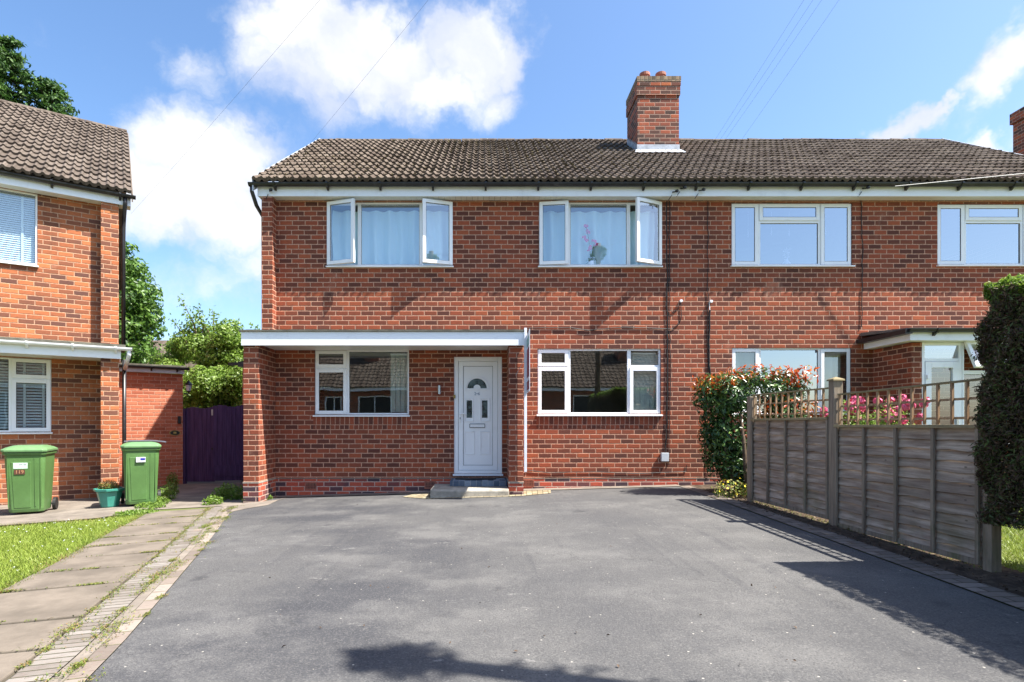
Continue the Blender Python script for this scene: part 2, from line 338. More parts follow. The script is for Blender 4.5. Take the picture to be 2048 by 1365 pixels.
# ------------------------------------------------------------------ mesh builder
class MB:
    def __init__(s): s.v = []; s.f = []; s.M = None; s.uv = {}
    def add(s, vs, fs, uvs=None):
        o = len(s.v)
        for p in vs:
            p = Vector(p)
            s.v.append(tuple(s.M @ p) if s.M else tuple(p))
        for i, f in enumerate(fs):
            if uvs: s.uv[len(s.f)] = uvs[i]
            s.f.append([o + k for k in f])
        return s
    def box(s, x0, x1, y0, y1, z0, z1):
        return s.add([(x0, y0, z0), (x1, y0, z0), (x1, y1, z0), (x0, y1, z0), (x0, y0, z1), (x1, y0, z1), (x1, y1, z1), (x0, y1, z1)],
                     [(0, 3, 2, 1), (4, 5, 6, 7), (0, 1, 5, 4), (1, 2, 6, 5), (2, 3, 7, 6), (3, 0, 4, 7)])
    def quad(s, a, b, c, d): return s.add([a, b, c, d], [(0, 1, 2, 3)])
    def ring(s, x0, x1, z0, z1, wd, y0, y1, wb=None):
        wb = wb or wd
        s.box(x0, x0 + wd, y0, y1, z0, z1); s.box(x1 - wd, x1, y0, y1, z0, z1)
        s.box(x0 + wd, x1 - wd, y0, y1, z0, z0 + wb); s.box(x0 + wd, x1 - wd, y0, y1, z1 - wd, z1); return s
    def tube(s, pts, r, n=8, cap=True):
        pts = [Vector(p) for p in pts]; rr = r if isinstance(r, (list, tuple)) else [r] * len(pts)
        vs = []; fs = []; up = Vector((0, 0, 1))
        prev = None
        for i, p in enumerate(pts):
            t = (pts[min(i + 1, len(pts) - 1)] - pts[max(i - 1, 0)]).normalized()
            if prev is None:
                a = t.cross(up if abs(t.z) < .95 else Vector((1, 0, 0))).normalized()
            else: a = (prev - t * prev.dot(t)).normalized()
            prev = a; b = t.cross(a)
            for k in range(n):
                q = 2 * math.pi * k / n; vs.append(p + (a * math.cos(q) + b * math.sin(q)) * rr[i])
        for i in range(len(pts) - 1):
            for k in range(n):
                fs.append((i * n + k, i * n + (k + 1) % n, (i + 1) * n + (k + 1) % n, (i + 1) * n + k))
        if cap: fs.append(tuple(range(n))[::-1]); fs.append(tuple((len(pts) - 1) * n + k for k in range(n)))
        return s.add(vs, fs)
    def lathe(s, prof, cx, cy, n=16):
        vs = []; fs = []
        for r, z in prof:
            for k in range(n):
                q = 2 * math.pi * k / n; vs.append((cx + r * math.cos(q), cy + r * math.sin(q), z))
        for i in range(len(prof) - 1):
            for k in range(n): fs.append((i * n + k, i * n + (k + 1) % n, (i + 1) * n + (k + 1) % n, (i + 1) * n + k))
        return s.add(vs, fs)
    def loft(s, rings, cap=True):
        n = len(rings[0]); vs = [p for r in rings for p in r]; fs = []
        for i in range(len(rings) - 1):
            for k in range(n): fs.append((i * n + k, i * n + (k + 1) % n, (i + 1) * n + (k + 1) % n, (i + 1) * n + k))
        if cap: fs.append(tuple(range(n))[::-1]); fs.append(tuple((len(rings) - 1) * n + k for k in range(n)))
        return s.add(vs, fs)
    def prism_x(s, poly, x0, x1):   # poly of (y,z)
        n = len(poly); vs = [(x0, y, z) for y, z in poly] + [(x1, y, z) for y, z in poly]
        return s.add(vs, [tuple(range(n))[::-1], tuple(range(n, 2 * n))] + [(k, (k + 1) % n, n + (k + 1) % n, n + k) for k in range(n)])
    def wall(s, x0, x1, z0, z1, y, holes=(), depth=.12):   # front at y facing -y
        xs = sorted({x0, x1, *[h[0] for h in holes], *[h[1] for h in holes]}); zs = sorted({z0, z1, *[h[2] for h in holes], *[h[3] for h in holes]})
        for i in range(len(xs) - 1):
            for j in range(len(zs) - 1):
                cx = (xs[i] + xs[i + 1]) / 2; cz = (zs[j] + zs[j + 1]) / 2
                if any(h[0] < cx < h[1] and h[2] < cz < h[3] for h in holes): continue
                s.quad((xs[i], y, zs[j]), (xs[i + 1], y, zs[j]), (xs[i + 1], y, zs[j + 1]), (xs[i], y, zs[j + 1]))
        for a, b, c, d in holes:
            Y = y + depth
            s.quad((a, y, c), (a, Y, c), (a, Y, d), (a, y, d)); s.quad((b, Y, c), (b, y, c), (b, y, d), (b, Y, d))
            s.quad((a, Y, c), (a, y, c), (b, y, c), (b, Y, c)); s.quad((a, y, d), (a, Y, d), (b, Y, d), (b, y, d))
        return s
    def build(s, name, mat, parent=None, bevel=0, smooth=False, label=None, seg=2):
        off = Vector(OFF.get(parent.name, (0, 0, 0))) if parent else Vector((0, 0, 0))
        V = [tuple(Vector(p) - off) for p in s.v]
        me = bpy.data.meshes.new(name); me.from_pydata(V, [], s.f)
        me.update()
        ul = me.uv_layers.new(name='UVMap'); data = np.zeros(len(me.loops) * 2, np.float32)
        vv = s.v
        for pi, p in enumerate(me.polygons):
            if pi in s.uv:
                for k, li in enumerate(p.loop_indices): data[2 * li:2 * li + 2] = s.uv[pi][k]
                continue
            nx, ny, nz = (abs(q) for q in p.normal)
            for li in p.loop_indices:
                q = vv[me.loops[li].vertex_index]
                if ny >= nx and ny >= nz: a, b = q[0], q[2]
                elif nx >= nz: a, b = q[1], q[2]
                else: a, b = q[0], q[1]
                data[2 * li] = a; data[2 * li + 1] = b
        ul.data.foreach_set('uv', data)
        if smooth: me.polygons.foreach_set('use_smooth', [True] * len(me.polygons))
        me.materials.append(MATS[mat] if isinstance(mat, str) else mat)
        o = bpy.data.objects.new(name, me); C.objects.link(o)
        if parent: o.parent = parent; OFF[o.name] = tuple(off)
        if bevel:
            b = o.modifiers.new('bevel', 'BEVEL'); b.width = bevel; b.segments = seg; b.limit_method = 'ANGLE'; b.angle_limit = math.radians(40)
        if label: o['label'] = label
        return o
OFF = {}
def thing(name, label, cat, loc=(0, 0, 0), rz=0.0, group=None, author=None):
    """Empty at the thing's base.  author='world': children are written in world metres."""
    o = bpy.data.objects.new(name, None); C.objects.link(o); o.empty_display_size = .2
    o.location = loc; o.rotation_euler = (0, 0, rz); tag(o, label, cat, group)
    if author == 'world': OFF[o.name] = tuple(loc)
    return o
def tag(o, label=None, cat=None, group=None, kind=None):
    if label: o['label'] = label
    if cat: o['category'] = cat
    if group: o['group'] = group
    if kind: o['kind'] = kind
    return o

def gz(X, Y): return .028 * max(-12, min(12, X)) * max(0, min(1, Y / 8.0))
def gp(px, py):
    z = 0.0
    for _ in range(30):
        Y = (EYE - z) * F / (py - VY); X = (px - VX) / F * Y; z = gz(X, Y)
    return X, Y
def strip(name, A, B, off, mat, nu=10, nv=40, **kw):
    """sheet between polylines A and B (same parameter), draped on the ground"""
    def at(P, t):
        L = [0]
        for i in range(1, len(P)): L.append(L[-1] + math.dist(P[i], P[i - 1]))
        d = t * L[-1]
        for i in range(1, len(P)):
            if d <= L[i] or i == len(P) - 1:
                k = (d - L[i - 1]) / max(1e-9, L[i] - L[i - 1]); return (P[i - 1][0] + (P[i][0] - P[i - 1][0]) * k, P[i - 1][1] + (P[i][1] - P[i - 1][1]) * k)
    b = MB(); rows = []; uvs = []
    for j in range(nv + 1):
        a = at(A, j / nv); c = at(B, j / nv); 
        for i in range(nu + 1):
            x = a[0] + (c[0] - a[0]) * i / nu; y = a[1] + (c[1] - a[1]) * i / nu
            rows.append((x, y, gz(x, y) + off)); 
            LA = sum(math.dist(A[k], A[k - 1]) for k in range(1, len(A)))
            uvs.append((math.dist(a, c) * i / nu, j / nv * LA))
    fs = []; fu = []
    for j in range(nv):
        for i in range(nu):
            k = j * (nu + 1) + i; q = (k, k + 1, k + nu + 2, k + nu + 1); fs.append(q); fu.append([uvs[t] for t in q])
    b.add(rows, fs, fu)
    o = b.build(name, mat)
    if kw.get('flipuv'): pass
    return o

# ------------------------------------------------------------------ foliage helpers
def leaf_object(name, P, Nn, size, mat, parent=None, aspect=.5, fold=.15, off=(0, 0, 0), updir=None):
    n = len(P); P = np.asarray(P, float) - np.asarray(off); Nn = Nn / (np.linalg.norm(Nn, axis=1, keepdims=True) + 1e-9)
    R = rng.normal(size=(n, 3))
    if updir is not None: R = R * .5 + np.asarray(updir)
    T = R - (R * Nn).sum(1, keepdims=True) * Nn; T /= (np.linalg.norm(T, axis=1, keepdims=True) + 1e-9)
    B = np.cross(Nn, T); sz = np.asarray(size).reshape(-1, 1) * np.ones((n, 1)); wd = sz * aspect
    V = np.empty((n, 4, 3))
    V[:, 0] = P - T * sz * .5; V[:, 1] = P - B * wd * .5 + Nn * sz * fold - T * sz * .05
    V[:, 2] = P + T * sz * .5; V[:, 3] = P + B * wd * .5 + Nn * sz * fold - T * sz * .05
    me = bpy.data.meshes.new(name)
    me.vertices.add(4 * n); me.vertices.foreach_set('co', V.reshape(-1))
    idx = np.arange(n)[:, None] * 4; tri = np.concatenate([idx + [0, 2, 1], idx + [0, 3, 2]], 1).reshape(-1)
    me.loops.add(6 * n); me.loops.foreach_set('vertex_index', tri.astype(np.int32))
    me.polygons.add(2 * n); me.polygons.foreach_set('loop_start', np.arange(0, 6 * n, 3, dtype=np.int32)); me.polygons.foreach_set('loop_total', np.full(2 * n, 3, np.int32))
    me.update(calc_edges=True); me.validate()
    me.materials.append(MATS[mat]); o = bpy.data.objects.new(name, me); C.objects.link(o)
    if parent: o.parent = parent
    return o
def clump_points(clumps, n, lo=.7, hi=1.05, zmin=None, up=.25):
    cl = np.array(clumps, float); vol = (cl[:, 3] * cl[:, 4] + cl[:, 4] * cl[:, 5] + cl[:, 3] * cl[:, 5]); p = vol / vol.sum()
    k = rng.choice(len(cl), n, p=p); D = rng.normal(size=(n, 3)); D /= np.linalg.norm(D, axis=1, keepdims=True)
    f = lo + (hi - lo) * rng.random(n) ** .6
    P = cl[k, :3] + D * cl[k, 3:6] * f[:, None]
    Nn = D + rng.normal(size=(n, 3)) * .55 + np.array([0, 0, up])
    if zmin is not None: ok = P[:, 2] > zmin; P = P[ok]; Nn = Nn[ok]
    return P, Nn
def sub_clumps(big, n, r0, r1, fill=.85):
    out = []
    cl = np.array(big, float); p = (cl[:, 3] * cl[:, 4] * cl[:, 5]) ** (2 / 3); p /= p.sum()
    for _ in range(n):
        c = cl[rng.choice(len(cl), p=p)]; d = rng.normal(size=3); d /= np.linalg.norm(d); f = (rng.random() ** .4) * fill
        r = r0 + (r1 - r0) * rng.random(); out.append((*(c[:3] + d * c[3:6] * f), r * rng.uniform(.8, 1.3), r * rng.uniform(.8, 1.3), r * rng.uniform(.6, 1.0)))
    return out
def limbs(b, base, h, r, clumps, k=9, lean=(0, 0)):
    base = Vector(base); top = base + Vector((lean[0], lean[1], h))
    mid = [base + (top - base) * t + Vector((random.uniform(-.04, .04) * h * .3, random.uniform(-.04, .04) * h * .3, 0)) * (1 if 0 < t < 1 else 0) for t in (0, .2, .4, .6, .8, 1)]
    b.tube(mid, [r * 1.25, r, r * .85, r * .65, r * .4, r * .15], 8)
    cs = random.sample(list(clumps), min(k, len(clumps)))
    for c in cs:
        t = random.uniform(.3, .85); s0 = base + (top - base) * t; e = Vector(c[:3]); m_ = (s0 + e) / 2 + Vector((0, 0, -.08 * (e - s0).length))
        b.tube([s0, m_, e], [r * .4 * (1.1 - t), r * .25 * (1.1 - t) + .01, .012], 6)

# ------------------------------------------------------------------ ground and surfaces
b = MB()
xs = [-300, -120, -60, -30] + [-12 + .5 * i for i in range(49)] + [30, 60, 120, 300]; ys = [-300, -100, -40, -20, -10, -5, 0] + [.5 * i for i in range(1, 49)] + [40, 80, 160, 400]
nx = len(xs); b.add([(x, y, gz(x, y)) for y in ys for x in xs], [(j * nx + i, j * nx + i + 1, (j + 1) * nx + i + 1, (j + 1) * nx + i) for j in range(len(ys) - 1) for i in range(nx - 1)])
tag(b.build('ground', 'grass_ground'), kind='structure')

edge = [gp(174, 1365), gp(245, 1292), gp(341, 1179), gp(412, 1094), gp(452, 1030)]
d0 = Vector(edge[0]) - Vector(edge[2]); d0.normalize()
e_near = (edge[0][0] + d0.x * 4.5, edge[0][1] + d0.y * 4.5)
ed = [e_near] + edge
# asphalt drive
L = ed + [(-3.72, 9.05), (-3.66, 9.9)]
Rr = [(3.1, -2.0), (3.30, 2.0), (3.33, 3.47), (3.38, 5.5), (3.40, 7.47), (3.46, 9.0), (3.46, 9.9)]
def yint(P, y):
    for i in range(1, len(P)):
        if P[i - 1][1] <= y <= P[i][1]: k = (y - P[i - 1][1]) / (P[i][1] - P[i - 1][1]); return P[i - 1][0] + k * (P[i][0] - P[i - 1][0])
    return P[0][0] if y < P[0][1] else P[-1][0]
y0 = max(L[0][1], -1.9); YS = [y0 + (10.02 - y0) * i / 60 for i in range(61)]
tag(strip('driveway', [(yint(L, y), y) for y in YS], [(yint(Rr, y), y) for y in YS], .012, 'asphalt', 40, 120), kind='structure')
tag(strip('road', [(-40, -10), (-40, -1.9)], [(40, -10), (40, -1.9)], .008, 'asphalt', 8, 4), kind='structure')
# pale mortar line and block pavers along the wall
tag(strip('wall_kerb', [(-3.66, 9.93), (3.5, 9.93)], [(-3.66, 10.2), (3.5, 10.2)], .024, 'concrete', 2, 30), kind='structure')
tag(strip('porch_paving', [gp(455, 1028), gp(497, 1019), gp(535, 1013), gp(562, 1000)], [(-4.15, 9.0), (-3.9, 9.35), (-3.5, 9.62), (-3.4, 9.95)], .018, 'concrete', 4, 12), kind='structure')
tag(strip('block_edging', [(-1.35, 9.55), (-.9, 9.22), (.6, 9.22), (1.15, 9.5)], [(-1.2, 9.95), (-.9, 9.95), (.6, 9.95), (1.2, 9.95)], .020, 'paver_yellow', 6, 14), kind='structure')
# block strip, channel and slab path at the left
def offs(P, d):
    out = []
    for i, p in enumerate(P):
        a = Vector(P[max(0, i - 1)]); c = Vector(P[min(len(P) - 1, i + 1)]); t = (c - a).normalized(); out.append((p[0] - t.y * d, p[1] + t.x * d))
    return out
dirp = Vector((-1.99, 6.06)).normalized()
base_l = [e_near] + [edge[0], edge[1], edge[2], edge[3], (-3.95, 9.0)]
s1 = offs(base_l, .10); s2 = offs(base_l, .17); s3 = offs(base_l, .36)
tag(strip('block_edging', s1, base_l, .018, 'paver', 2, 60), kind='structure')
tag(strip('channel', s2, s1, .014, 'concrete', 2, 60), kind='structure')
tag(strip('block_edging', s3, s2, .020, 'paver_across', 3, 60), kind='structure')
# slab path: separate slabs with grassy joints
slabs = MB(); s4 = offs(base_l, .385); 
def atlen(P, d):
    for i in range(1, len(P)):
        l = math.dist(P[i], P[i - 1])
        if d <= l or i == len(P) - 1: k = d / l; return Vector((P[i - 1][0] + (P[i][0] - P[i - 1][0]) * k, P[i - 1][1] + (P[i][1] - P[i - 1][1]) * k))
        d -= l
TOT = sum(math.dist(s4[i], s4[i - 1]) for i in range(1, len(s4))); d = 0; joints = []
while d < TOT - .2:
    l = random.choice([.58, .62, .64, .9]) * (.95 if d > 4 else 1); a = atlen(s4, d + .02); c = atlen(s4, min(TOT, d + l - .02)); t = (c - a).normalized(); nrm = Vector((-t.y, t.x)); wdt = .79 + .05 * random.random()
    sk = random.uniform(-.02, .02); tl = random.uniform(-.006, .006)
    pts = [a, a + nrm * wdt + t * sk, c + nrm * wdt + t * sk, c]; 
    top = [(p.x, p.y, gz(p.x, p.y) + .024 + tl * (1 if i in (0, 3) else -1)) for i, p in enumerate(pts)]; bot = [(x, y, z - .08) for x, y, z in top]
    slabs.add(bot + top, [(4, 5, 6, 7), (0, 1, 5, 4), (1, 2, 6, 5), (2, 3, 7, 6), (3, 0, 4, 7)][0:5] if False else [(7, 6, 5, 4), (0, 4, 5, 1), (1, 5, 6, 2), (2, 6, 7, 3), (3, 7, 4, 0)])
    joints.append((a, a + nrm * wdt)); d += l
tag(slabs.build('path', 'slab', bevel=.008), kind='structure')
s5 = offs(s4, .81)
# apron in front of left house
ap0 = [gp(-120, 1062), gp(0, 1056), gp(191, 1041), gp(262, 1030), gp(300, 1022)]
LA_, LU, LN = Vector((-6.966, 10.82)), Vector((-.8387, -.5446)), Vector((.5446, -.8387))
def LW(x, n_): p = LA_ - LU * x + LN * n_; return (p.x, p.y)
def slabstrip(name, A, B, off, mat, th=.06):
    o = strip(name, A, B, off, mat, 8, 20); return o
tag(slabstrip('pavement', ap0, [LW(-4.5, -.1), LW(-2, -.1), LW(-1, -.1), LW(-.3, -.1), LW(.1, -.1)], .030, 'concrete'), kind='structure')
tag(strip('yard', [(-8.8, 13.4), (-4.0, 13.4)], [gp(300, 1021), (-3.98, 9.1)], .010, 'concrete', 8, 12), kind='structure')
tag(strip('yard_back', [(-8.8, 13.4), (-8.8, 22)], [(-4, 13.4), (-4, 22)], .006, 'concrete', 4, 6), kind='structure')
# soil + block strip under the fence
tag(strip('garden_bed', [(3.34, 1.0), (3.46, 7.5), (3.5, 10.2)], [(4.15, 1.0), (4.15, 7.5), (4.6, 10.2)], .006, 'soil', 6, 40), kind='structure')
tag(strip('block_edging', [(3.28, 1.0), (3.38, 5.5), (3.41, 7.5), (3.47, 10.0)], [(3.50, 1.0), (3.60, 5.5), (3.62, 7.5), (3.66, 10.0)], .020, 'paver_dark', 3, 40), kind='structure')

# ------------------------------------------------------------------ building pieces
def tile_roof(name, parent, x0, x1, ye, ze, yr, zr, n, mat, roll=.1345, stepv=0.0, amp=.030):
    """interlocking pantile slope, author frame, eave at (ye,ze) to ridge (yr,zr), facing -y"""
    dy, dz = yr - ye, zr - ze; Ls = math.hypot(dy, dz); ty, tz = dy / Ls, dz / Ls; ny, nz = -tz, ty
    per = 8; m = int(round((x1 - x0) / roll)) * per; X = [x0 + (x1 - x0) * i / m for i in range(m + 1)]
    def prof(i):
        p = (i % per) / per
        return amp * (math.sin(2 * math.pi * p) if p < .5 else .25 * math.sin(2 * math.pi * p))
    V = []; Fc = []; U = []; step = Ls / n
    for c in range(n):
        rj = random.uniform(-.003, .003)
        tj = {}
        for r_, (s_, h_) in enumerate(((c * step - .012, .004), (c * step - .012, .050), ((c + 1) * step + .01, .012))):
            for i, x in enumerate(X):
                tid = i // (2 * per)
                if tid not in tj: tj[tid] = (random.uniform(-.012, .012), random.uniform(-.004, .009))
                h = h_ + (prof(i) + tj[tid][1] if r_ else -.01 + prof(i)); ss = s_ + (tj[tid][0] if r_ < 2 else 0)
                V.append((x, ye + ty * ss + ny * h, ze + tz * ss + nz * h + (.012 * math.sin(1.1 * x + .4 * c) + .007 * math.sin(3.3 * x)) * c / n))
        o = c * 3 * (m + 1)
        for r_ in (0, 1):
            for i in range(m):
                a = o + r_ * (m + 1) + i; Fc.append((a, a + 1, a + m + 2, a + m + 1))
                v0, v1 = (c + .02, c + .05) if r_ == 0 else (c + .05, c + .98)
                U.append([(X[i], v0), (X[i + 1], v0), (X[i + 1], v1), (X[i], v1)])
    b = MB(); b.add(V, Fc, U)
    # side cheeks + underside
    for x in (x0, x1):
        b.quad((x, ye, ze), (x, yr, zr), (x, yr + ny * .04, zr + nz * .04), (x, ye + ny * .04, ze + nz * .04))
    b.quad((x0, ye, ze - .012), (x1, ye, ze - .012), (x1, yr, zr - .012), (x0, yr, zr - .012))
    return b.build(name, mat, parent)
def gutter(name, parent, x0, x1, y, z, mat='black_plastic', r=.058, nb=0):
    b = MB(); n = 7; rings = []
    for rr in (r, r - .006):
        rings.append([(y - rr * math.cos(math.pi * k / n), z - rr * math.sin(math.pi * k / n)) for k in range(n + 1)])
    poly = rings[0] + rings[1][::-1]
    b.prism_x(poly, x0, x1)
    for x in (x0, x1 - .006): b.prism_x(rings[0], x, x + .006)
    for k in range(nb):
        x = x0 + .45 + (x1 - x0 - .7) * k / max(1, nb - 1)
        b.prism_x([(y - r - .012, z + .004), (y - r - .012, z - .02), (y - r * .6, z - r - .012), (y, z - r - .014), (y + r * .8, z - r - .05), (y + r * .8 + .012, z - r - .05), (y + r + .012, z + .004)], x - .018, x + .018)
    return b.build(name, mat, parent)
def window(parent, name, x0, x1, z0, z1, y, lights, sill=True, label=None, glass='glass', mat='upvc', y_in=.035):
    """lights: (xa,xb,za,zb,kind[,angle]) kind fixed/sash/left/right(open, hinge side)/top"""
    f = MB(); ya, yb = y + y_in, y + y_in + .065
    f.ring(x0, x1, z0, z1, .028, ya - .002, yb)
    for l in lights: f.ring(l[0], l[1], l[2], l[3], .032, ya, yb)
    win = f.build(name, mat, parent, bevel=.004, label=label)
    pan = MB(); gask = MB()
    for l in lights:
        xa, xb, za, zb, kind = l[:5]
        if kind == 'fixed':
            pn = MB().quad((xa + .03, ya + .022, za + .03), (xb - .03, ya + .022, za + .03), (xb - .03, ya + .022, zb - .03), (xa + .03, ya + .022, zb - .03)); gl = l[5] if len(l) > 5 else glass
            pn.build('pane', gl, win); gask.ring(xa + .031, xb - .031, za + .031, zb - .031, .007, ya + .015, ya + .019)
        elif kind == 'sash':
            sb = MB().ring(xa + .012, xb - .012, za + .012, zb - .012, .062, ya - .016, ya - .001); sb.build('sash', mat, win, bevel=.004)
            pn = MB().quad((xa + .07, ya - .004, za + .07), (xb - .07, ya - .004, za + .07), (xb - .07, ya - .004, zb - .07), (xa + .07, ya - .004, zb - .07)); pn.build('pane', glass, win)
            gask.ring(xa + .074, xb - .074, za + .074, zb - .074, .006, ya - .010, ya - .0065)
        else:
            ang = l[5]; wd = xb - xa - .02; ht = zb - za - .02
            T = Matrix.Identity(4)
            if kind == 'left':  T = Matrix.Translation((xa + .01, ya - .012, za + .01)) @ Matrix.Rotation(-ang, 4, 'Z'); xr = (0, wd)
            if kind == 'right': T = Matrix.Translation((xb - .01, ya - .012, za + .01)) @ Matrix.Rotation(ang, 4, 'Z'); xr = (-wd, 0)
            if kind == 'top':   T = Matrix.Translation((xa + .01, ya - .012, zb - .01)) @ Matrix.Rotation(-ang, 4, 'X') @ Matrix.Translation((0, 0, -ht)); xr = (0, wd)
            sb = MB(); sb.M = T; sb.ring(xr[0], xr[1], 0, ht, .062, -.055, 0); sb.build('sash', mat, win, bevel=.005)
            pn = MB(); pn.M = T; pn.quad((xr[0] + .06, -.03, .06), (xr[1] - .06, -.03, .06), (xr[1] - .06, -.03, ht - .06), (xr[0] + .06, -.03, ht - .06)); pn.build('pane', glass, win)
            gk = MB(); gk.M = T; gk.ring(xr[0] + .062, xr[1] - .062, .062, ht - .062, .006, -.040, -.036); gk.build('gasket', 'dark_rubber', win)
    if gask.f: gask.build('gasket', 'dark_rubber', win)
    if sill:
        s_ = MB(); s_.add([(x0 - .02, yb, z0 - .028), (x1 + .02, yb, z0 - .028), (x1 + .02, y - .05, z0 - .035), (x0 - .02, y - .05, z0 - .035),
                           (x0 - .02, yb, z0 + .004), (x1 + .02, yb, z0 + .004), (x1 + .02, y - .05, z0 - .012), (x0 - .02, y - .05, z0 - .012)],
                          [(0, 1, 2, 3), (7, 6, 5, 4), (3, 2, 6, 7), (1, 0, 4, 5), (0, 3, 7, 4), (2, 1, 5, 6)])
        s_.build('sill', mat, win, bevel=.003)
    return win
def curtain(name, label, x0, x1, z0, z1, y, mat='curtain', amp=.05, per=.25, group=None, rot=None, author=True):
    n = int((x1 - x0) / .012); m_ = 6; b = MB(); vs = []; ph = random.uniform(0, 6)
    for j in range(m_ + 1):
        z = z0 + (z1 - z0) * j / m_
        for i in range(n + 1):
            x = x0 + (x1 - x0) * i / n; a = amp * (1 - .35 * j / m_)
            vs.append((x + .01 * math.sin(x * 9 + j), y + a * math.sin(2 * math.pi * x / per + ph + .8 * math.sin(x * 3.1 + ph)) + .4 * a * math.sin(x * 17 + j * .3), z))
    b.add(vs, [(j * (n + 1) + i, j * (n + 1) + i + 1, (j + 1) * (n + 1) + i + 1, (j + 1) * (n + 1) + i) for j in range(m_) for i in range(n)])
    o = b.build(name, mat, smooth=True); tag(o, label, 'curtain', group); return o

# ================================================================== MAIN PAIR OF HOUSES
Y0 = 10.2; XL, XR = -3.91, 11.3; SOF = 5.25
H = thing('semi_detached_house', 'long red brick house with brown tiled roof, chimney and white front door', 'house', (3.65, Y0, 0), author='world')
def pz(py, Y): return EYE + (VY - py) / F * Y
def pxx(px, Y): return (px - VX) / F * Y
def Xw(px): return pxx(px, Y0)
def Zw(py): return pz(py, Y0)
W = {  # name: px bounds x0,x1,ytop,ybottom(frame)
 'ul': (655, 905, 404, 532), 'um': (1078, 1322, 404, 532), 'll': (629, 818, 700, 830), 'lm': (1075, 1322, 698, 829),
 'nu1': (1463, 1705, 406, 531), 'nu2': (1875, 2118, 408, 530), 'nl': (1464, 1703, 696, 826)}
R = {k: (Xw(v[0]), Xw(v[1]), Zw(v[3]), min(SOF - .003, Zw(v[2]))) for k, v in W.items()}
R['ll'] = (R['ll'][0], R['ll'][1], R['ll'][2], 2.555)
DOOR = (Xw(908), Xw(1004), Zw(948), Zw(714)); NDOOR = (8.2, 9.4, .3, 2.5)
MB().wall(XL, XR, Zw(957), SOF, Y0, [*R.values(), DOOR], .10).build('wall', 'brick', H)
pl = MB(); zt = Zw(957)
pl.wall(XL, XR, -.5, zt, Y0 - .004, [(DOOR[0], DOOR[1], .28, zt + 1)] if False else [])
pl.build('plinth', 'brick_plinth', H)
MB().box(XL, XR, Y0 - .007, Y0 + .02, zt - .012, zt + .004).build('damp_course', 'concrete', H)
# gable ends, rear
YR, ZR, YE, ZE = 13.95, 8.2, 9.86, 5.46
gab = MB()
for x in (XL, XR):
    gab.add([(x, Y0, -.5), (x, 17.7, -.5), (x, 17.7, 5.35), (x, YR, 7.95), (x, Y0, 5.44)], [(0, 1, 2, 3, 4)])
gab.quad((XL, 17.7, -.5), (XR, 17.7, -.5), (XR, 17.7, 5.35), (XL, 17.7, 5.35))
gab.build('gable_wall', 'brick', H)
rm = MB()
rm.box(XL + .06, XR - .06, 10.32, 13.9, 2.66, 2.78)
rm.box(XL + .02, XR - .02, 13.9, 13.96, -.4, 5.4)
for xx in (.9, 3.62, 6.9): rm.box(xx, xx + .06, 10.31, 13.9, -.3, 5.4)
rm.box(XL + .06, XR - .06, 10.32, 13.9, 5.26, 5.30); rm.box(XL + .06, XR - .06, 10.32, 13.9, -.1, -.05)
rm.build('interior_walls', 'plaster', H)
# nib at the left end
MB().box(XL - .001, XL + .19, 10.0, Y0 + .01, 2.7, SOF - .002).build('brick_pier', 'brick', H)
# soldier courses
for k in ('ll', 'lm', 'nl'):
    x0, x1, z0, z1 = R[k]; MB().box(x0 - .02, x1 + .02, Y0 - .003, Y0 + .02, z0 - .036 - .225, z0 - .037).build('soldier_course', 'brick_soldier', H)
# roof
tile_roof('roof', H, -4.01, 11.36, YE, ZE, YR, ZR, 15, 'tiles')
MB().add([(-4.01, YR, ZR - .01), (11.36, YR, ZR - .01), (11.36, 18.05, ZE), (-4.01, 18.05, ZE)], [(0, 1, 2, 3)]).build('rear_roof', 'tiles', H)
rt = MB(); x = -4.03
while x < 11.36:
    x2 = min(x + .44, 11.37); r1, r2 = .085, .092; n = 8
    rt.loft([[(xx, YR + rr * math.cos(math.pi * k / n) * -1.1, ZR - .035 + rr * math.sin(math.pi * k / n)) for k in range(n + 1)] for xx, rr in ((x, r2 + random.uniform(-.012, .008)), (x2 - .012, r1 + random.uniform(-.008, .008)))]); x = x2
rt.build('ridge_tiles', 'tiles', H, smooth=False)
mp = []
for _ in range(1500):
    x = -4 + 15.3 * random.random() ** 1.6; s_ = random.random(); c_ = int(s_ * 15) / 15 + random.uniform(0, .012)
    x = -4.01 + (round((x + 4.01) / .1345) + random.uniform(.6, .95)) * .1345
    for _ in range(3): mp.append((x + random.gauss(0, .012), YE + (YR - YE) * c_ - .02 + random.gauss(0, .01), ZE + (ZR - ZE) * c_ + .035 + random.gauss(0, .006)))
mp = np.array(mp); tag(leaf_object('moss', mp, rng.normal(size=mp.shape) + [0, -.5, .8], rng.uniform(.02, .05, len(mp)), 'moss_leaf', H, .9, .2, H.location), kind='stuff')
# barge boards
for x in (-4.03, 11.335):
    bb = MB()
    for dy_, dz_, yr2, s in ((0, 0, YR, 1), (0, 0, YR, -1)):
        ya, za = (YE + .02, ZE) if s == 1 else (18.03, ZE)
        bb.add([(x, ya, za - .17), (x + .022, ya, za - .17), (x + .022, YR, ZR - .19), (x, YR, ZR - .19), (x, ya, za + .075), (x + .022, ya, za + .075), (x + .022, YR, ZR + .075), (x, YR, ZR + .075)],
               [(0, 3, 2, 1), (4, 5, 6, 7), (0, 1, 5, 4), (1, 2, 6, 5), (2, 3, 7, 6), (3, 0, 4, 7)])
    bb.build('barge_board', 'lead', H)
MB().box(-3.98, 11.33, 9.99, 10.012, SOF - .008, 5.44).build('fascia', 'white_paint', H, bevel=.003)
so_ = MB()
x = -3.98
while x < 11.32:
    x2 = min(x + .10, 11.32); so_.box(x, x2 - .004, 10.014, Y0 + .02, SOF, SOF + .01); x = x2
so_.build('soffit', 'soffit', H)
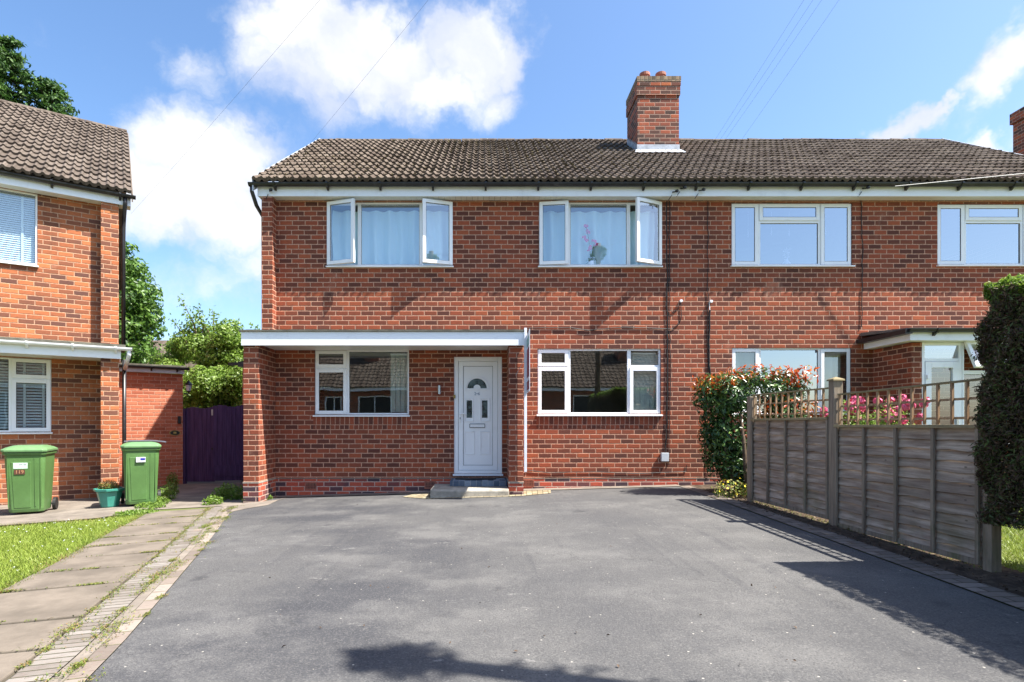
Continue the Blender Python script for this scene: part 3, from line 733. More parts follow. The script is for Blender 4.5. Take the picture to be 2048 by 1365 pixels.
gutter('gutter', H, -4.10, 11.42, 9.915, 5.438, nb=17)
# downpipe left end
MB().tube([(-4.05, 9.92, 5.39), (-4.05, 9.92, 5.30), (-4.02, 10.05, 5.10), (-3.965, 10.22, 4.95), (-3.965, 10.24, 2.6)], .034, 10).build('downpipe', 'black_plastic', H, smooth=True)
# windows --------------------------------------------------------
def thirds(k, a, b): x0, x1, z0, z1 = R[k]; return x0, x1, z0, z1, Xw(a), Xw(b)
x0, x1, z0, z1, a, b_ = thirds('ul', 718, 842)
window(H, 'window', x0, x1, z0, z1, Y0, [(x0, a, z0, z1, 'left', .30), (a, b_, z0, z1, 'fixed'), (b_, x1, z0, z1, 'right', .30)], glass='glass_net', label='wide upper window with a casement open at either side, nearer the left end of the house')
x0, x1, z0, z1, a, b_ = thirds('um', 1138, 1258)
window(H, 'window', x0, x1, z0, z1, Y0, [(x0, a, z0, z1, 'left', .12), (a, b_, z0, z1, 'fixed'), (b_, x1, z0, z1, 'right', .42)], glass='glass_net', label='wide upper window with a pink orchid behind the glass and its right casement swung open')
x0, x1, z0, z1 = R['ll']; a = Xw(694); zm = Zw(737)
window(H, 'window', x0, x1, z0, z1, Y0, [(x0, a, zm, z1, 'sash'), (x0, a, z0, zm, 'sash'), (a, x1, z0, z1, 'fixed')], label='window under the white canopy')
x0, x1, z0, z1 = R['lm']; a, b_ = Xw(1138), Xw(1259); zm = Zw(734)
window(H, 'window', x0, x1, z0, z1, Y0, [(x0, a, zm, z1, 'sash'), (x0, a, z0, zm, 'sash'), (a, b_, z0, z1, 'fixed'), (b_, x1, zm, z1, 'fixed'), (b_, x1, z0, zm, 'sash')], label='five-light ground floor window right of the sale board')
for k, a, b_ in (('nu1', 1519, 1642), ('nu2', 1932, 2048)):
    x0, x1, z0, z1, a, b_ = thirds(k, a, b_); zm = Zw(442)
    window(H, 'window', x0, x1, z0, z1, Y0, [(x0, a, z0, z1, 'sash'), (a, b_, zm, z1, 'sash'), (a, b_, z0, zm, 'fixed', 'glass_sky'), (b_, x1, z0, z1, 'sash')], glass='glass_sky')
x0, x1, z0, z1, a, b_ = thirds('nl', 1520, 1642)
window(H, 'window', x0, x1, z0, z1, Y0, [(x0, a, z0, z1, 'sash'), (a, b_, z0, z1, 'fixed', 'glass_sky'), (b_, x1, z0, z1, 'sash')], glass='glass', label='ground floor window behind the red-tipped shrub')
# curtains and blinds
x0, x1, z0, z1 = R['ul']
curtain('curtain', 'pale blue net curtain across the upper window nearest the left end', x0 + .05, x1 - .05, z0 + .02, z1 - .10, Y0 + .19)
x0, x1, z0, z1 = R['um']
curtain('curtain', 'pale net curtain behind the pink orchid in the upper window', x0 + .05, x1 - .05, z0 + .02, z1 - .10, Y0 + .22)
x0, x1, z0, z1 = R['nl']
curtain('curtain', 'grey curtain at the left side of the window behind the red-tipped shrub', x0 + .08, x0 + .5, z0, z1 - .05, Y0 + .2, 'vblind')
curtain('curtain', 'grey curtain at the right side of the window behind the red-tipped shrub', x1 - .62, x1 - .08, z0, z1 - .05, Y0 + .2, 'vblind')
def vblind(name, label, x0, x1, z0, z1, y):
    r = thing(name, label, 'blind', ((x0 + x1) / 2, y, z0), author='world'); x = x0; b = MB(); b.box(x0, x1, y - .02, y + .02, z1, z1 + .03); b.build('headrail', 'upvc', r)
    s_ = MB()
    while x < x1: s_.add([(x, y + .01, z0), (x + .086, y - .01, z0), (x + .086, y - .01, z1), (x, y + .01, z1)], [(0, 1, 2, 3)]); x += .088
    s_.build('slats', 'vblind', r)
vblind('vertical_blind', 'cream vertical blind at the right edge of the window under the canopy', R['ll'][1] - .36, R['ll'][1] - .04, R['ll'][2] + .05, R['ll'][3] - .08, Y0 + .17)
vblind('vertical_blind', 'cream vertical blind behind the right lights of the five-light window', R['lm'][1] - .52, R['lm'][1] - .05, R['lm'][2] + .05, R['lm'][3] - .08, Y0 + .17)
x0, x1, z0, z1 = R['nu1']
og = thing('sill_ornament', 'small white vase with a cream flower on the neighbouring upper window sill', 'ornament', (Xw(1581), Y0 + .14, z0), author='world')
MB().lathe([(0, z0 + .01), (.05, z0 + .01), (.07, z0 + .07), (.03, z0 + .13), (.035, z0 + .15)], Xw(1581), Y0 + .14, 12).build('vase', 'white_paint', og, smooth=True)
P = np.array([(Xw(1580) + random.gauss(.02, .035), Y0 + .14, z0 + random.uniform(.17, .36)) for _ in range(30)]); leaf_object('flower', P, rng.normal(size=(30, 3)) + [0, -1, 0], .05, 'board_white', og, .7, .1, off=og.location)
for px_, py_, lb in ((1503, 462, 'leftmost'), (1550, 458, 'second from left'), (1586, 460, 'third from left'), (1660, 458, 'rightmost')):
    tag(MB().tube([(Xw(px_), Y0 + .13, Zw(418)), (Xw(px_), Y0 + .13, Zw(py_ - 8))], .0015, 4).lathe([(.0, Zw(py_ + 10)), (.014, Zw(py_ + 4)), (.006, Zw(py_ - 8)), (0, Zw(py_ - 9))], Xw(px_), Y0 + .13, 8).build('hanging_ornament', 'board_white'), lb + ' of the four glass drops hanging in the neighbouring upper window', 'ornament', 'glass drops in the window')
# orchid on the sill
ox = Xw(1186); oz = R['um'][2]
t = thing('potted_orchid', 'pink orchid in a pot on the sill of the upper window', 'plant', (ox, Y0 + .15, oz), author='world')
MB().lathe([(0, oz), (.045, oz), (.06, oz + .12), (.052, oz + .12), (.0, oz + .10)], ox, Y0 + .16, 12).build('pot', 'white_paint', t, smooth=True)
st = MB(); st.tube([(ox, Y0 + .15, oz + .1), (ox - .03, Y0 + .14, oz + .35), (ox - .07, Y0 + .13, oz + .62), (ox - .11, Y0 + .12, oz + .75)], .006, 5); st.tube([(ox, Y0 + .15, oz + .1), (ox + .03, Y0 + .14, oz + .35), (ox + .06, Y0 + .13, oz + .48)], .006, 5); st.build('stem', 'leaf_tree', t)
fp = np.array([(ox - .11, Y0 + .12, oz + .76), (ox - .08, Y0 + .12, oz + .66), (ox - .13, Y0 + .12, oz + .55), (ox - .10, Y0 + .11, oz + .5), (ox + .05, Y0 + .12, oz + .48), (ox + .08, Y0 + .12, oz + .42), (ox - .02, Y0 + .12, oz + .38), (ox - .05, Y0 + .12, oz + .33)])
for p_ in fp: leaf_object('flower', np.repeat(p_[None], 8, 0) + rng.normal(size=(8, 3)) * .016, np.tile([0, -1, .2], (8, 1)) + rng.normal(size=(8, 3)) * .3, .06, 'orchid_pink', t, .8, .1, off=t.location)
leaf_object('leaves', np.array([(ox + random.uniform(-.06, .06), Y0 + .15, oz + random.uniform(.1, .2)) for _ in range(12)]), rng.normal(size=(12, 3)), .16, 'leaf_tree', t, .3, .1, off=t.location)

# chimney
CX0, CX1, CY0, CY1 = 3.38, 4.285, 12.32, 13.2
ch = MB().box(CX0, CX1, CY0, CY1, 6.6, pz(190, 12.3)).build('chimney', 'brick_chimney', H)
zc = pz(190, 12.3)
MB().box(CX0 - .022, CX1 + .022, CY0 - .022, CY1 + .022, zc, zc + .20).build('corbel', 'brick_chimney', ch)
MB().box(CX0 - .012, CX1 + .03, CY0 - .03, CY1 + .03, zc + .202, zc + .285).build('corbel', 'brick_chimney', ch)
MB().box(CX0 - .02, CX1 + .035, CY0 - .035, CY1 + .035, zc + .287, zc + .40).build('coping', 'coping', ch)
for cx in (3.66, 4.02):
    MB().lathe([(.115, zc + .38), (.10, zc + .66), (.118, zc + .67), (.118, zc + .73), (.095, zc + .73), (.10, zc + .40)], cx, 12.75, 16).build('chimney_pot', 'terracotta', ch, smooth=False)
fl = MB(); sl_ = (ZR - ZE) / (YR - YE); zf = lambda y: ZE + sl_ * (y - YE)
fl.box(CX0 - .012, CX1 + .012, CY0 - .012, CY0 + .01, zf(CY0) - .05, zf(CY0) + .20)
fl.add([(CX0 - .10, CY0 - .20, zf(CY0 - .2) + .075), (CX1 + .10, CY0 - .20, zf(CY0 - .2) + .075), (CX1 + .04, CY0 - .01, zf(CY0) + .09), (CX0 - .04, CY0 - .01, zf(CY0) + .09)], [(0, 1, 2, 3)])
for xa in (CX0 - .008, CX1 + .008):
    for k in range(8):
        y = CY0 + k * .11; fl.quad((xa, y, zf(y) - .03), (xa, y + .11, zf(y + .11) - .03), (xa, y + .11, zf(y) + .24), (xa, y, zf(y) + .24))
fl.build('flashing', 'lead', ch)
# canopy -----------------------------------------------------------
cf, ct, cb = 9.36, 2.74, 2.515
cn = MB().box(-4.0, .69, cf, cf + .022, cb, ct).build('canopy', 'white_paint', H, bevel=.003, label='white painted canopy over the door and window')
MB().box(-3.985, .68, cf + .03, Y0 - .005, ct - .06, ct - .005).build('canopy_deck', 'soffit', cn)
MB().box(-3.98, .675, cf + .024, Y0 - .01, cb + .03, cb + .042).build('canopy_soffit', 'soffit', cn)
MB().box(-4.0, -3.978, cf + .022, Y0, cb, ct).build('canopy_return', 'white_paint', cn); MB().box(.668, .69, cf + .022, Y0 - .003, cb, ct).build('canopy_return', 'white_paint', cn)
fe = MB()
for i in range(40):
    xa = -4.03 + (4.75) * i / 40; xb = -4.03 + 4.75 * (i + 1) / 40; fe.box(xa, xb, cf - .025, Y0 - .002, ct + .002, ct + .030 + random.uniform(0, .008))
fe.build('canopy_felt', 'felt', cn)
# front pillars
for xa, xb, lab in ((-3.985, -3.735, None), (.44, .68, None)):
    pr = MB().box(xa, xb, 9.42, Y0 + .0, zt + .0, cb + .028).build('pillar', 'brick', H)
    MB().box(xa - .004, xb + .004, 9.416, Y0 - .001, -.4, zt - .001).build('pillar_plinth', 'brick_plinth', pr)
    MB().box(xa - .008, xb + .008, 9.408, Y0 - .008, zt - .012, zt + .012).build('pillar_damp_course', 'stone_step', pr)
# front door -------------------------------------------------------
x0, x1, z0, z1 = DOOR; fy = Y0 + .02
D = MB().ring(x0, x1, z0, z1, .075, fy, fy + .07, .06).build('door', 'upvc', H, bevel=.005)
MB().box(x0 - .02, x1 + .02, Y0 - .045, Y0 + .08, z0 - .035, z0 - .002).build('threshold', 'upvc', D, bevel=.004)
lf = MB().ring(x0 + .08, x1 - .08, z0 + .065, z1 - .08, .085, fy + .010, fy + .055)
lf.box(x0 + .16, x1 - .16, fy + .026, fy + .05, z0 + .145, z1 - .16); lf.build('door_leaf', 'upvc', D, bevel=.004)
zx = lambda py: pz(py, Y0); xx_ = lambda px: pxx(px, Y0)
gk = MB().ring(x0 + .163, x1 - .163, z0 + .148, z1 - .163, .008, fy + .020, fy + .025); gk.build('gasket', 'dark_rubber', D)
mo = MB()
for (a, b2, c_, d_) in ((928, 947, 797, 844), (960, 980, 797, 844), (928, 949, 863, 910), (960, 980, 863, 910)):
    mo.ring(xx_(a), xx_(b2), zx(d_), zx(c_), .016, fy + .013, fy + .0255)
fcx, fcz, fr = xx_(954), zx(777), .22
n = 20; ring_o = []; 
for k in range(n):
    q0, q1 = math.pi * k / n, math.pi * (k + 1) / n
    for ra, rb in ((fr, fr - .028),):
        P = [(fcx + r_ * math.cos(q), fcz + r_ * math.sin(q)) for r_, q in ((ra, q0), (ra, q1), (rb, q1), (rb, q0))]
        mo.add([(x, fy + .012, z) for x, z in P] + [(x, fy + .0255, z) for x, z in P], [(0, 1, 2, 3), (1, 0, 4, 5), (3, 2, 6, 7)])
mo.box(fcx - fr, fcx + fr, fy + .012, fy + .0255, fcz - .03, fcz - .002)
mo.build('moulding', 'upvc', D, bevel=.003)
pn = MB()
for k in range(n):
    q0, q1 = math.pi * k / n, math.pi * (k + 1) / n
    P = [(fcx + r_ * math.cos(q), fcz + .004 + r_ * math.sin(q)) for r_, q in ((.175, q0), (.175, q1), (.065, q1), (.065, q0))]
    pn.add([(x, fy + .0235, z) for x, z in P], [(3, 2, 1, 0)])
pn.build('fanlight_pane', 'glass_obscure', D)
for a, b2 in ((933, 944), (964, 975)): MB().quad((xx_(a), fy + .0235, zx(836)), (xx_(b2), fy + .0235, zx(836)), (xx_(b2), fy + .0235, zx(801)), (xx_(a), fy + .0235, zx(801))).build('pane', 'glass_obscure', D)
bk = MB().box(x0 + .16, x1 - .16, fy + .0245, fy + .0258, zx(845), zx(752)); 
MB().ring(xx_(939), xx_(970), zx(856), zx(848), .008, fy + .010, fy + .0255).build('letterbox', 'dark_rubber', D)
MB().box(xx_(940), xx_(969), fy + .013, fy + .0255, zx(855), zx(849)).build('letter_flap', 'upvc', D)
hd = MB().box(x0 + .095, x0 + .125, fy - .002, fy + .012, zx(845), zx(826)); hd.box(x0 + .10, x0 + .21, fy - .045, fy - .03, zx(829), zx(826.5)); hd.box(x0 + .10, x0 + .118, fy - .04, fy, zx(829), zx(826.5)); hd.build('handle', 'upvc', D, bevel=.003)
MB().box(x0 + .104, x0 + .116, fy - .006, fy - .002, zx(839), zx(835)).build('keyhole', 'dark_rubber', D)
def text(name, body, size, loc, parent, mat, rot=(math.pi / 2, 0, 0), depth=.003, T=None):
    cu = bpy.data.curves.new(name, 'FONT'); cu.body = body; cu.size = size; cu.extrude = depth; cu.align_x = 'CENTER'; cu.align_y = 'CENTER'
    tmp = bpy.data.objects.new(name + '_tmp', cu); C.objects.link(tmp); bpy.context.view_layer.update()
    me = bpy.data.meshes.new_from_object(tmp); bpy.data.objects.remove(tmp); me.name = name
    me.materials.clear(); me.materials.append(MATS[mat])
    o = bpy.data.objects.new(name, me); C.objects.link(o); o.parent = parent
    off = Vector(OFF.get(parent.name, (0, 0, 0))) if parent else Vector()
    o.location = Vector(loc) - off; o.rotation_euler = rot; return o
text('door_number', '2\u20226', .075, (xx_(954), fy + .022, zx(788)), D, 'number_grey')
# wall lamp, bell
wl = MB().tube([(Xw(879.5), Y0 - .06, zx(789)), (Xw(879.5), Y0 - .06, zx(772))], .03, 12); wl.box(Xw(879.5) - .02, Xw(879.5) + .02, Y0 - .04, Y0 - .001, zx(784), zx(777)); wl.build('wall_lamp', 'chrome', H, smooth=False)
MB().box(Xw(907), Xw(911), Y0 - .006, Y0 + .019, zx(797), zx(790)).build('door_bell', 'brass', H, bevel=.003)
# air bricks
for px_, py_ in ((621, 972), (860, 970), (1056, 967)):
    a, c_ = Xw(px_) - .10, zx(py_) ; fb = MB().ring(a, a + .21, c_ - .07, c_ + .07, .014, Y0 - .010, Y0 + .0)
    for k in range(1, 8): fb.box(a + k * .0262 - .004, a + k * .0262 + .004, Y0 - .009, Y0 - .002, c_ - .06, c_ + .06)
    for k in range(1, 5): fb.box(a + .01, a + .20, Y0 - .009, Y0 - .002, c_ - .07 + k * .028 - .004, c_ - .07 + k * .028 + .004)
    ab = fb.build('air_brick', 'terracotta', H); MB().box(a + .01, a + .2, Y0 - .0055, Y0 - .0045, c_ - .065, c_ + .065).build('hole_shade', 'dark_rubber', ab)  # black plate behind the bars stands in for shade in the holes
MB().box(Xw(1321), Xw(1336), Y0 - .055, Y0 - .001, zx(923), zx(906)).build('meter_box', 'grey_box', H, bevel=.006)
# cables fixed to the wall
def cable(pts, r=.006, mat='dark_rubber', name='wall_cable', parent=H, wig=.012):
    P = []
    for i in range(len(pts) - 1):
        a, c_ = Vector(pts[i]), Vector(pts[i + 1]); k = max(2, int((c_ - a).length / .12))
        for j in range(k): q = a + (c_ - a) * j / k; P.append(q + Vector((random.uniform(-wig, wig), 0, random.uniform(-wig, wig))))
    P.append(Vector(pts[-1])); return MB().tube(P, r, 5).build(name, mat, parent)
yc = Y0 - .012
cable([(Xw(1333), yc, 5.24), (Xw(1334), yc, Zw(560)), (Xw(1335), yc, Zw(760)), (Xw(1331), yc, Zw(905))], .010)
cable([(Xw(1339), yc, 5.24), (Xw(1338), yc, Zw(640)), (Xw(1341), yc, Zw(760)), (Xw(1337), yc, Zw(930))], .008)
cable([(Xw(1415), yc, 5.24), (Xw(1415), yc, Zw(700)), (Xw(1413), yc, Zw(960))], .006)
cable([(Xw(1419), yc, Zw(622)), (Xw(1418), yc, Zw(700)), (Xw(1420), yc, Zw(760))], .013)
cable([(Xw(1419), yc, Zw(604)), (Xw(1419), yc, Zw(624))], .006, 'white_paint')
cable([(Xw(1722), yc, 5.24), (Xw(1724), yc, Zw(500)), (Xw(1722), yc, Zw(655))], .007)
cable([(Xw(1055), yc, Zw(657)), (Xw(1140), yc, Zw(656)), (Xw(1178), yc, Zw(661)), (Xw(1250), yc, Zw(655)), (Xw(1325), yc, Zw(658))], .008, wig=.006)
cable([(Xw(1325), yc, Zw(658)), (Xw(1345), yc, Zw(658)), (Xw(1358), yc, Zw(648)), (Xw(1362), yc, Zw(635)), (Xw(1361), yc, Zw(606))], .007, wig=.003)
cable([(Xw(1339), yc, Zw(620)), (Xw(1346), yc, Zw(627)), (Xw(1358), yc, Zw(616))], .005, wig=.002)
cable([(Xw(1053), yc, Zw(940)), (Xw(1100), yc, Zw(946)), (Xw(1190), yc, Zw(944)), (Xw(1280), yc, Zw(948)), (Xw(1372), yc, Zw(943)), (Xw(1373), yc, Zw(930))], .006, wig=.004)
MB().lathe([(0, 0), (.03, 0), (.03, .03), (0, .045)], 0, 0, 10)
for px_, py_ in ((1361, 603), (1421, 604)):
    MB().tube([(Xw(px_), Y0, Zw(py_)), (Xw(px_), Y0 - .05, Zw(py_))], .026, 10).build('cable_entry_cap', 'white_paint', H, smooth=False)
# brackets on fascia
for px_, py_ in ((1350, 385), (1366, 378), (1403, 382), (1731, 378), (541, 383)):
    bx_, bz_ = pxx(px_, 9.95), pz(py_, 9.95)
    k = MB().tube([(bx_ - .03, 9.99, bz_ + .02), (bx_, 9.93, bz_), (bx_ + .03, 9.90, bz_ + .03)], .012, 6); k.tube([(bx_ - .05, 9.97, bz_ - .04), (bx_ - .10, 10.0, bz_ - .12)], .006, 5)
    k.lathe([(0, bz_ - .02), (.03, bz_ - .01), (.035, bz_ + .02), (0, bz_ + .03)], bx_ + .02, 9.91, 8); k.build('cable_bracket', 'black_plastic', H)
# steps
st = thing('front_step', 'weathered concrete step at the white front door with a band of blue-grey tiles', 'step', (-.2, 9.7, -.02), author='world')
n = 8; prof = [(9.30, -.10)] + [(9.30 + .06 * (1 - math.cos(q)), .095 + .04 * math.sin(q)) for q in [math.pi / 2 * k / 6 for k in range(7)]] + [(10.19, .138), (10.19, -.10)]
MB().prism_x(prof, -.86, .435).build('tread', 'stone_step', st, bevel=.012)
MB().box(-.56, .43, 9.74, 10.19, .139, .235).build('upper_tread', 'step_tile', st, bevel=.006)
dm = MB(); pts = [(-.12 + .36 * math.cos(q), 9.99 - .13 * math.sin(q)) for q in [math.pi * k / 16 for k in range(17)]]
dm.add([(x, y, .237) for x, y in pts] + [(x, y, .252) for x, y in pts], [tuple(range(17)), tuple(range(17, 34))] + [(k, k + 1, 18 + k, 17 + k) for k in range(16)])
tag(dm.build('door_mat', 'mat_black'), 'half-round black mat on the tiled step', 'mat')
# side extension (flat roof) beyond the gate
ex = MB().box(-5.65, -3.93, 13.3, 17, -.4, 2.55).build('side_extension', 'brick_new', H)
MB().box(-5.72, -3.93, 13.2, 17.05, 2.56, 2.68).build('extension_roof', 'black_plastic', ex); MB().box(-5.95, -5.7, 13.22, 13.32, 2.60, 2.66).build('gutter_end', 'black_plastic', ex)
# neighbour porch
px0, px1, pf = 7.04, 9.75, 9.27
pw = MB().box(px0, px0 + .11, pf, Y0 - .003, -.2, 2.55).box(px0 + .11, px0 + .17, pf + .001, pf + .11, -.2, 2.55).build('porch', 'brick', H)
MB().box(px1 - .11, px1, pf, Y0 - .003, -.2, 2.55).build('porch_wall', 'brick', pw)
MB().box(px0 - .16, px1 + .16, pf - .18, Y0 - .004, 2.56, 2.70).build('porch_fascia', 'white_paint', pw)
MB().add([(px0 - .22, pf - .25, 2.72), (px1 + .22, pf - .25, 2.72), (px1 + .22, Y0 - .005, 2.80), (px0 - .22, Y0 - .005, 2.80), (px0 - .22, pf - .25, 2.75), (px1 + .22, pf - .25, 2.75), (px1 + .22, Y0 - .005, 2.86), (px0 - .22, Y0 - .005, 2.86)],
         [(0, 3, 2, 1), (4, 5, 6, 7), (0, 1, 5, 4), (1, 2, 6, 5), (2, 3, 7, 6), (3, 0, 4, 7)]).build('porch_roof', 'concrete', pw)
gutter('porch_gutter', pw, px0 - .24, px1 + .24, pf - .24, 2.735, nb=4)
sg = MB(); sg.box(px0 - .28, px0 - .165, pf - .24, Y0 - .01, 2.66, 2.735); sg.build('side_gutter', 'black_plastic', pw)
dx0, dx1 = px0 + .175, px0 + .175 + .66
window(pw, 'porch_door', dx0, dx1, .25, 2.555, pf, [(dx0, dx1, 2.27, 2.555, 'fixed', 'glass_sky'), (dx0, dx1, .25, 2.27, 'sash')], sill=False) if False else None
pd = MB().ring(dx0, dx1, .2, 2.555, .05, pf + .01, pf + .08); pd.box(dx0 + .05, dx1 - .05, pf + .012, pf + .08, 2.24, 2.29); PDr = pd.build('porch_door', 'upvc', H, bevel=.004)
MB().ring(dx0 + .055, dx1 - .055, .25, 2.235, .10, pf + .0, pf + .05, .2).build('door_leaf', 'upvc', PDr, bevel=.005)
MB().quad((dx0 + .14, pf + .03, .44), (dx1 - .14, pf + .03, .44), (dx1 - .14, pf + .03, 2.14), (dx0 + .14, pf + .03, 2.14)).build('pane', 'glass', PDr)
MB().quad((dx0 + .05, pf + .03, 2.29), (dx1 - .05, pf + .03, 2.29), (dx1 - .05, pf + .03, 2.51), (dx0 + .05, pf + .03, 2.51)).build('pane', 'glass_sky', PDr)
MB().box(dx0 + .065, dx0 + .10, pf - .03, pf, 1.95, 2.02).build('hinge', 'upvc', PDr, bevel=.004); MB().box(dx1 - .12, dx1 - .09, pf - .035, pf, 1.1, 1.3).build('handle', 'chrome', PDr)
window(H, 'porch_window', dx1 + .004, dx1 + .70, .9, 2.555, pf, [(dx1 + .004, dx1 + .70, 2.06, 2.555, 'top', .42), (dx1 + .004, dx1 + .70, .9, 2.06, 'fixed')], y_in=.01)
window(H, 'porch_window', dx1 + .704, px1 - .12, .9, 2.555, pf, [(dx1 + .704, px1 - .12, 2.06, 2.555, 'fixed'), (dx1 + .704, px1 - .12, .9, 2.06, 'fixed')], y_in=.01)
MB().box(dx1 + .002, px1 - .112, pf + .0, pf + .1, -.2, .868).build('porch_low_wall', 'brick', pw)
fw = thing('sunflower', 'yellow sunflower behind the glass of the porch door', 'flower', (dx0 + .42, pf + .18, .3), author='world')
sx_, sz_ = dx0 + .44, 1.06
MB().tube([(sx_, pf + .2, .2), (sx_ + .01, pf + .17, .6), (sx_, pf + .16, sz_)], .008, 5).build('stem', 'leaf_tree', fw)
q = np.linspace(0, 2 * math.pi, 22)[:-1]; P = np.stack([sx_ + .085 * np.cos(q), np.full(21, pf + .15), sz_ + .085 * np.sin(q)], 1)
leaf_object('petals', np.concatenate([P, P * [1, 1, 1] + [0, .004, .0]]), np.tile([0, -1, 0], (42, 1)) + rng.normal(size=(42, 3)) * .2, .09, 'yellow_petal', fw, .7, .05, off=fw.location)
MB().tube([(sx_, pf + .14, sz_), (sx_, pf + .155, sz_)], .05, 12).build('flower_head', 'bark_dark', fw)

# for-sale board ----------------------------------------------------
fs = thing('sale_board', 'slim white post with maroon board seen edge-on, beside the front door pillar', 'sign', (.71, 9.38, .4), author='world')
MB().box(.688, .732, 9.33, 9.374, .42, 2.80).build('post', 'board_white', fs, bevel=.003)
bd = MB(); bd.M = Matrix.Translation((.735, 9.33, 0)) @ Matrix.Rotation(math.radians(-90.7), 4, 'Z')
bd.box(.0, .62, -.004, .004, 1.72, 2.68); BD = bd.build('board', 'board_white', fs)
pr = MB(); pr.M = bd.M; 
for z0_, z1_ in ((1.76, 1.90), (1.96, 2.42)): pr.box(.02, .60, -.0065, -.0045, z0_, z1_); pr.box(.02, .60, .0045, .0065, z0_, z1_)
pr.build('print', 'maroon_print', BD)
pr = MB(); pr.M = bd.M; pr.box(.02, .60, -.0065, -.0045, 2.46, 2.60); pr.build('print', 'pot_teal', BD)
pt = MB().tube([(.71, 9.35, 2.30), (.55, 9.36, 2.02)], .004, 5); pt.build('stay_wire', 'cable_pale', fs)

# ================================================================== LEFT HOUSE
RZ = math.atan2(.5446, .8387)
G = thing('brick_house', 'orange brick house at the left edge with white gutter and blinds', 'house', (LA_.x, LA_.y, 0), RZ)
# local frame: x to the right along the front (corner at 0), y into the house, z up
uw = (-3.6, -1.228, 4.06, 5.345); lw = (-3.2, -1.029, 1.07, 2.385)
MB().wall(-8.5, 0, -.6, 5.35, 0, [uw, lw], .10).build('wall', 'brick_orange', G)
MB().quad((0, 0, -.6), (0, 8.6, -.6), (0, 8.6, 5.4), (0, 0, 5.4)).add([(0, 0, 5.4), (0, 8.6, 5.4), (0, 4.3, 8.35)], [(0, 1, 2)]).quad((-8.5, 8.6, -.6), (0, 8.6, -.6), (0, 8.6, 5.35), (-8.5, 8.6, 5.35)).build('side_wall', 'brick_orange', G)
MB().box(-8.4, -.05, .12, 3.6, 2.7, 2.8).box(-8.4, -.05, 3.6, 3.7, -.3, 5.3).box(-4.2, -4.1, .12, 3.6, -.3, 5.3).build('interior_walls', 'plaster', G)
MB().box(-.28, 0, -.2, .01, 2.5, 5.345).build('brick_pier', 'brick_orange', G)
MB().box(-.27, .002, -.80, .012, -.6, 2.40).build('pillar', 'brick_orange', G)
tile_roof('roof', G, -8.6, .20, -.36, 5.56, 4.30, 8.72, 16, 'tiles_left')
MB().add([(-8.6, 4.3, 8.7), (.2, 4.3, 8.7), (.2, 8.96, 5.56), (-8.6, 8.96, 5.56)], [(0, 1, 2, 3)]).build('rear_roof', 'tiles_left', G)
rt = MB(); x = -8.6
while x < .2:
    x2 = min(x + .44, .215); rt.loft([[(xx, 4.3 - rr * 1.1 * math.cos(math.pi * k / 8), 8.70 + rr * math.sin(math.pi * k / 8)) for k in range(9)] for xx, rr in ((x, .086), (x2 - .008, .08))]); x = x2
rt.build('ridge_tiles', 'tiles_left', G)
MB().add([(.205, -.33, 5.40), (.225, -.33, 5.40), (.225, 4.3, 8.54), (.205, 4.3, 8.54), (.205, -.33, 5.55), (.225, -.33, 5.55), (.225, 4.3, 8.71), (.205, 4.3, 8.71)], [(0, 3, 2, 1), (4, 5, 6, 7), (0, 1, 5, 4), (1, 2, 6, 5), (2, 3, 7, 6), (3, 0, 4, 7)]).build('verge', 'tiles_left', G)
MB().box(-8.5, .19, -.235, -.215, 5.345, 5.53).build('fascia', 'white_paint', G, bevel=.003)
MB().box(-8.5, .19, -.213, .02, 5.35, 5.36).build('soffit', 'soffit', G)
gutter('gutter', G, -8.6, .27, -.30, 5.525, nb=9)
MB().tube([(.10, -.28, 5.48), (.10, -.28, 5.36), (.085, -.10, 5.14), (.075, -.10, 4.9), (.075, -.10, 2.66)], .036, 10).build('downpipe', 'black_plastic', G, smooth=True)
MB().tube([(.085, -.30, 2.42), (.085, -.30, -.2)], .036, 10).build('downpipe', 'black_plastic', G, smooth=True)
# canopy
lc = MB().box(-8.5, .03, -.88, -.858, 2.375, 2.575).build('canopy', 'upvc', G, bevel=.003)
MB().box(-8.5, .028, -.856, -.003, 2.405, 2.417).build('canopy_soffit', 'soffit', lc)
MB().box(-8.5, .10, -.96, -.003, 2.585, 2.625).build('canopy_felt', 'felt', lc)
MB().box(.008, .03, -.856, -.003, 2.377, 2.575).build('canopy_return', 'upvc', lc)
gutter('canopy_gutter', lc, -8.5, .20, -.945, 2.575, 'upvc', .055, nb=14)
MB().tube([(.15, -.93, 2.53), (.15, -.93, 2.45), (.12, -.62, 2.32), (.10, -.33, 2.25)], .034, 10).build('canopy_pipe', 'upvc', lc, smooth=True)
x0, x1, z0, z1 = uw
window(G, 'window', x0, x1, z0, z1, 0, [(-1.88, x1, z0, z1, 'fixed'), (-2.9, -1.88, z0, z1, 'fixed'), (x0, -2.9, z0, z1, 'fixed')], y_in=.02)
x0, x1, z0, z1 = lw
window(G, 'window', x0, x1, z0, z1, 0, [(-1.60, x1, 2.02, z1, 'sash'), (-1.60, x1, z0, 2.02, 'sash'), (-2.65, -1.60, z0, z1, 'fixed'), (x0, -2.65, z0, z1, 'fixed')], y_in=.02)
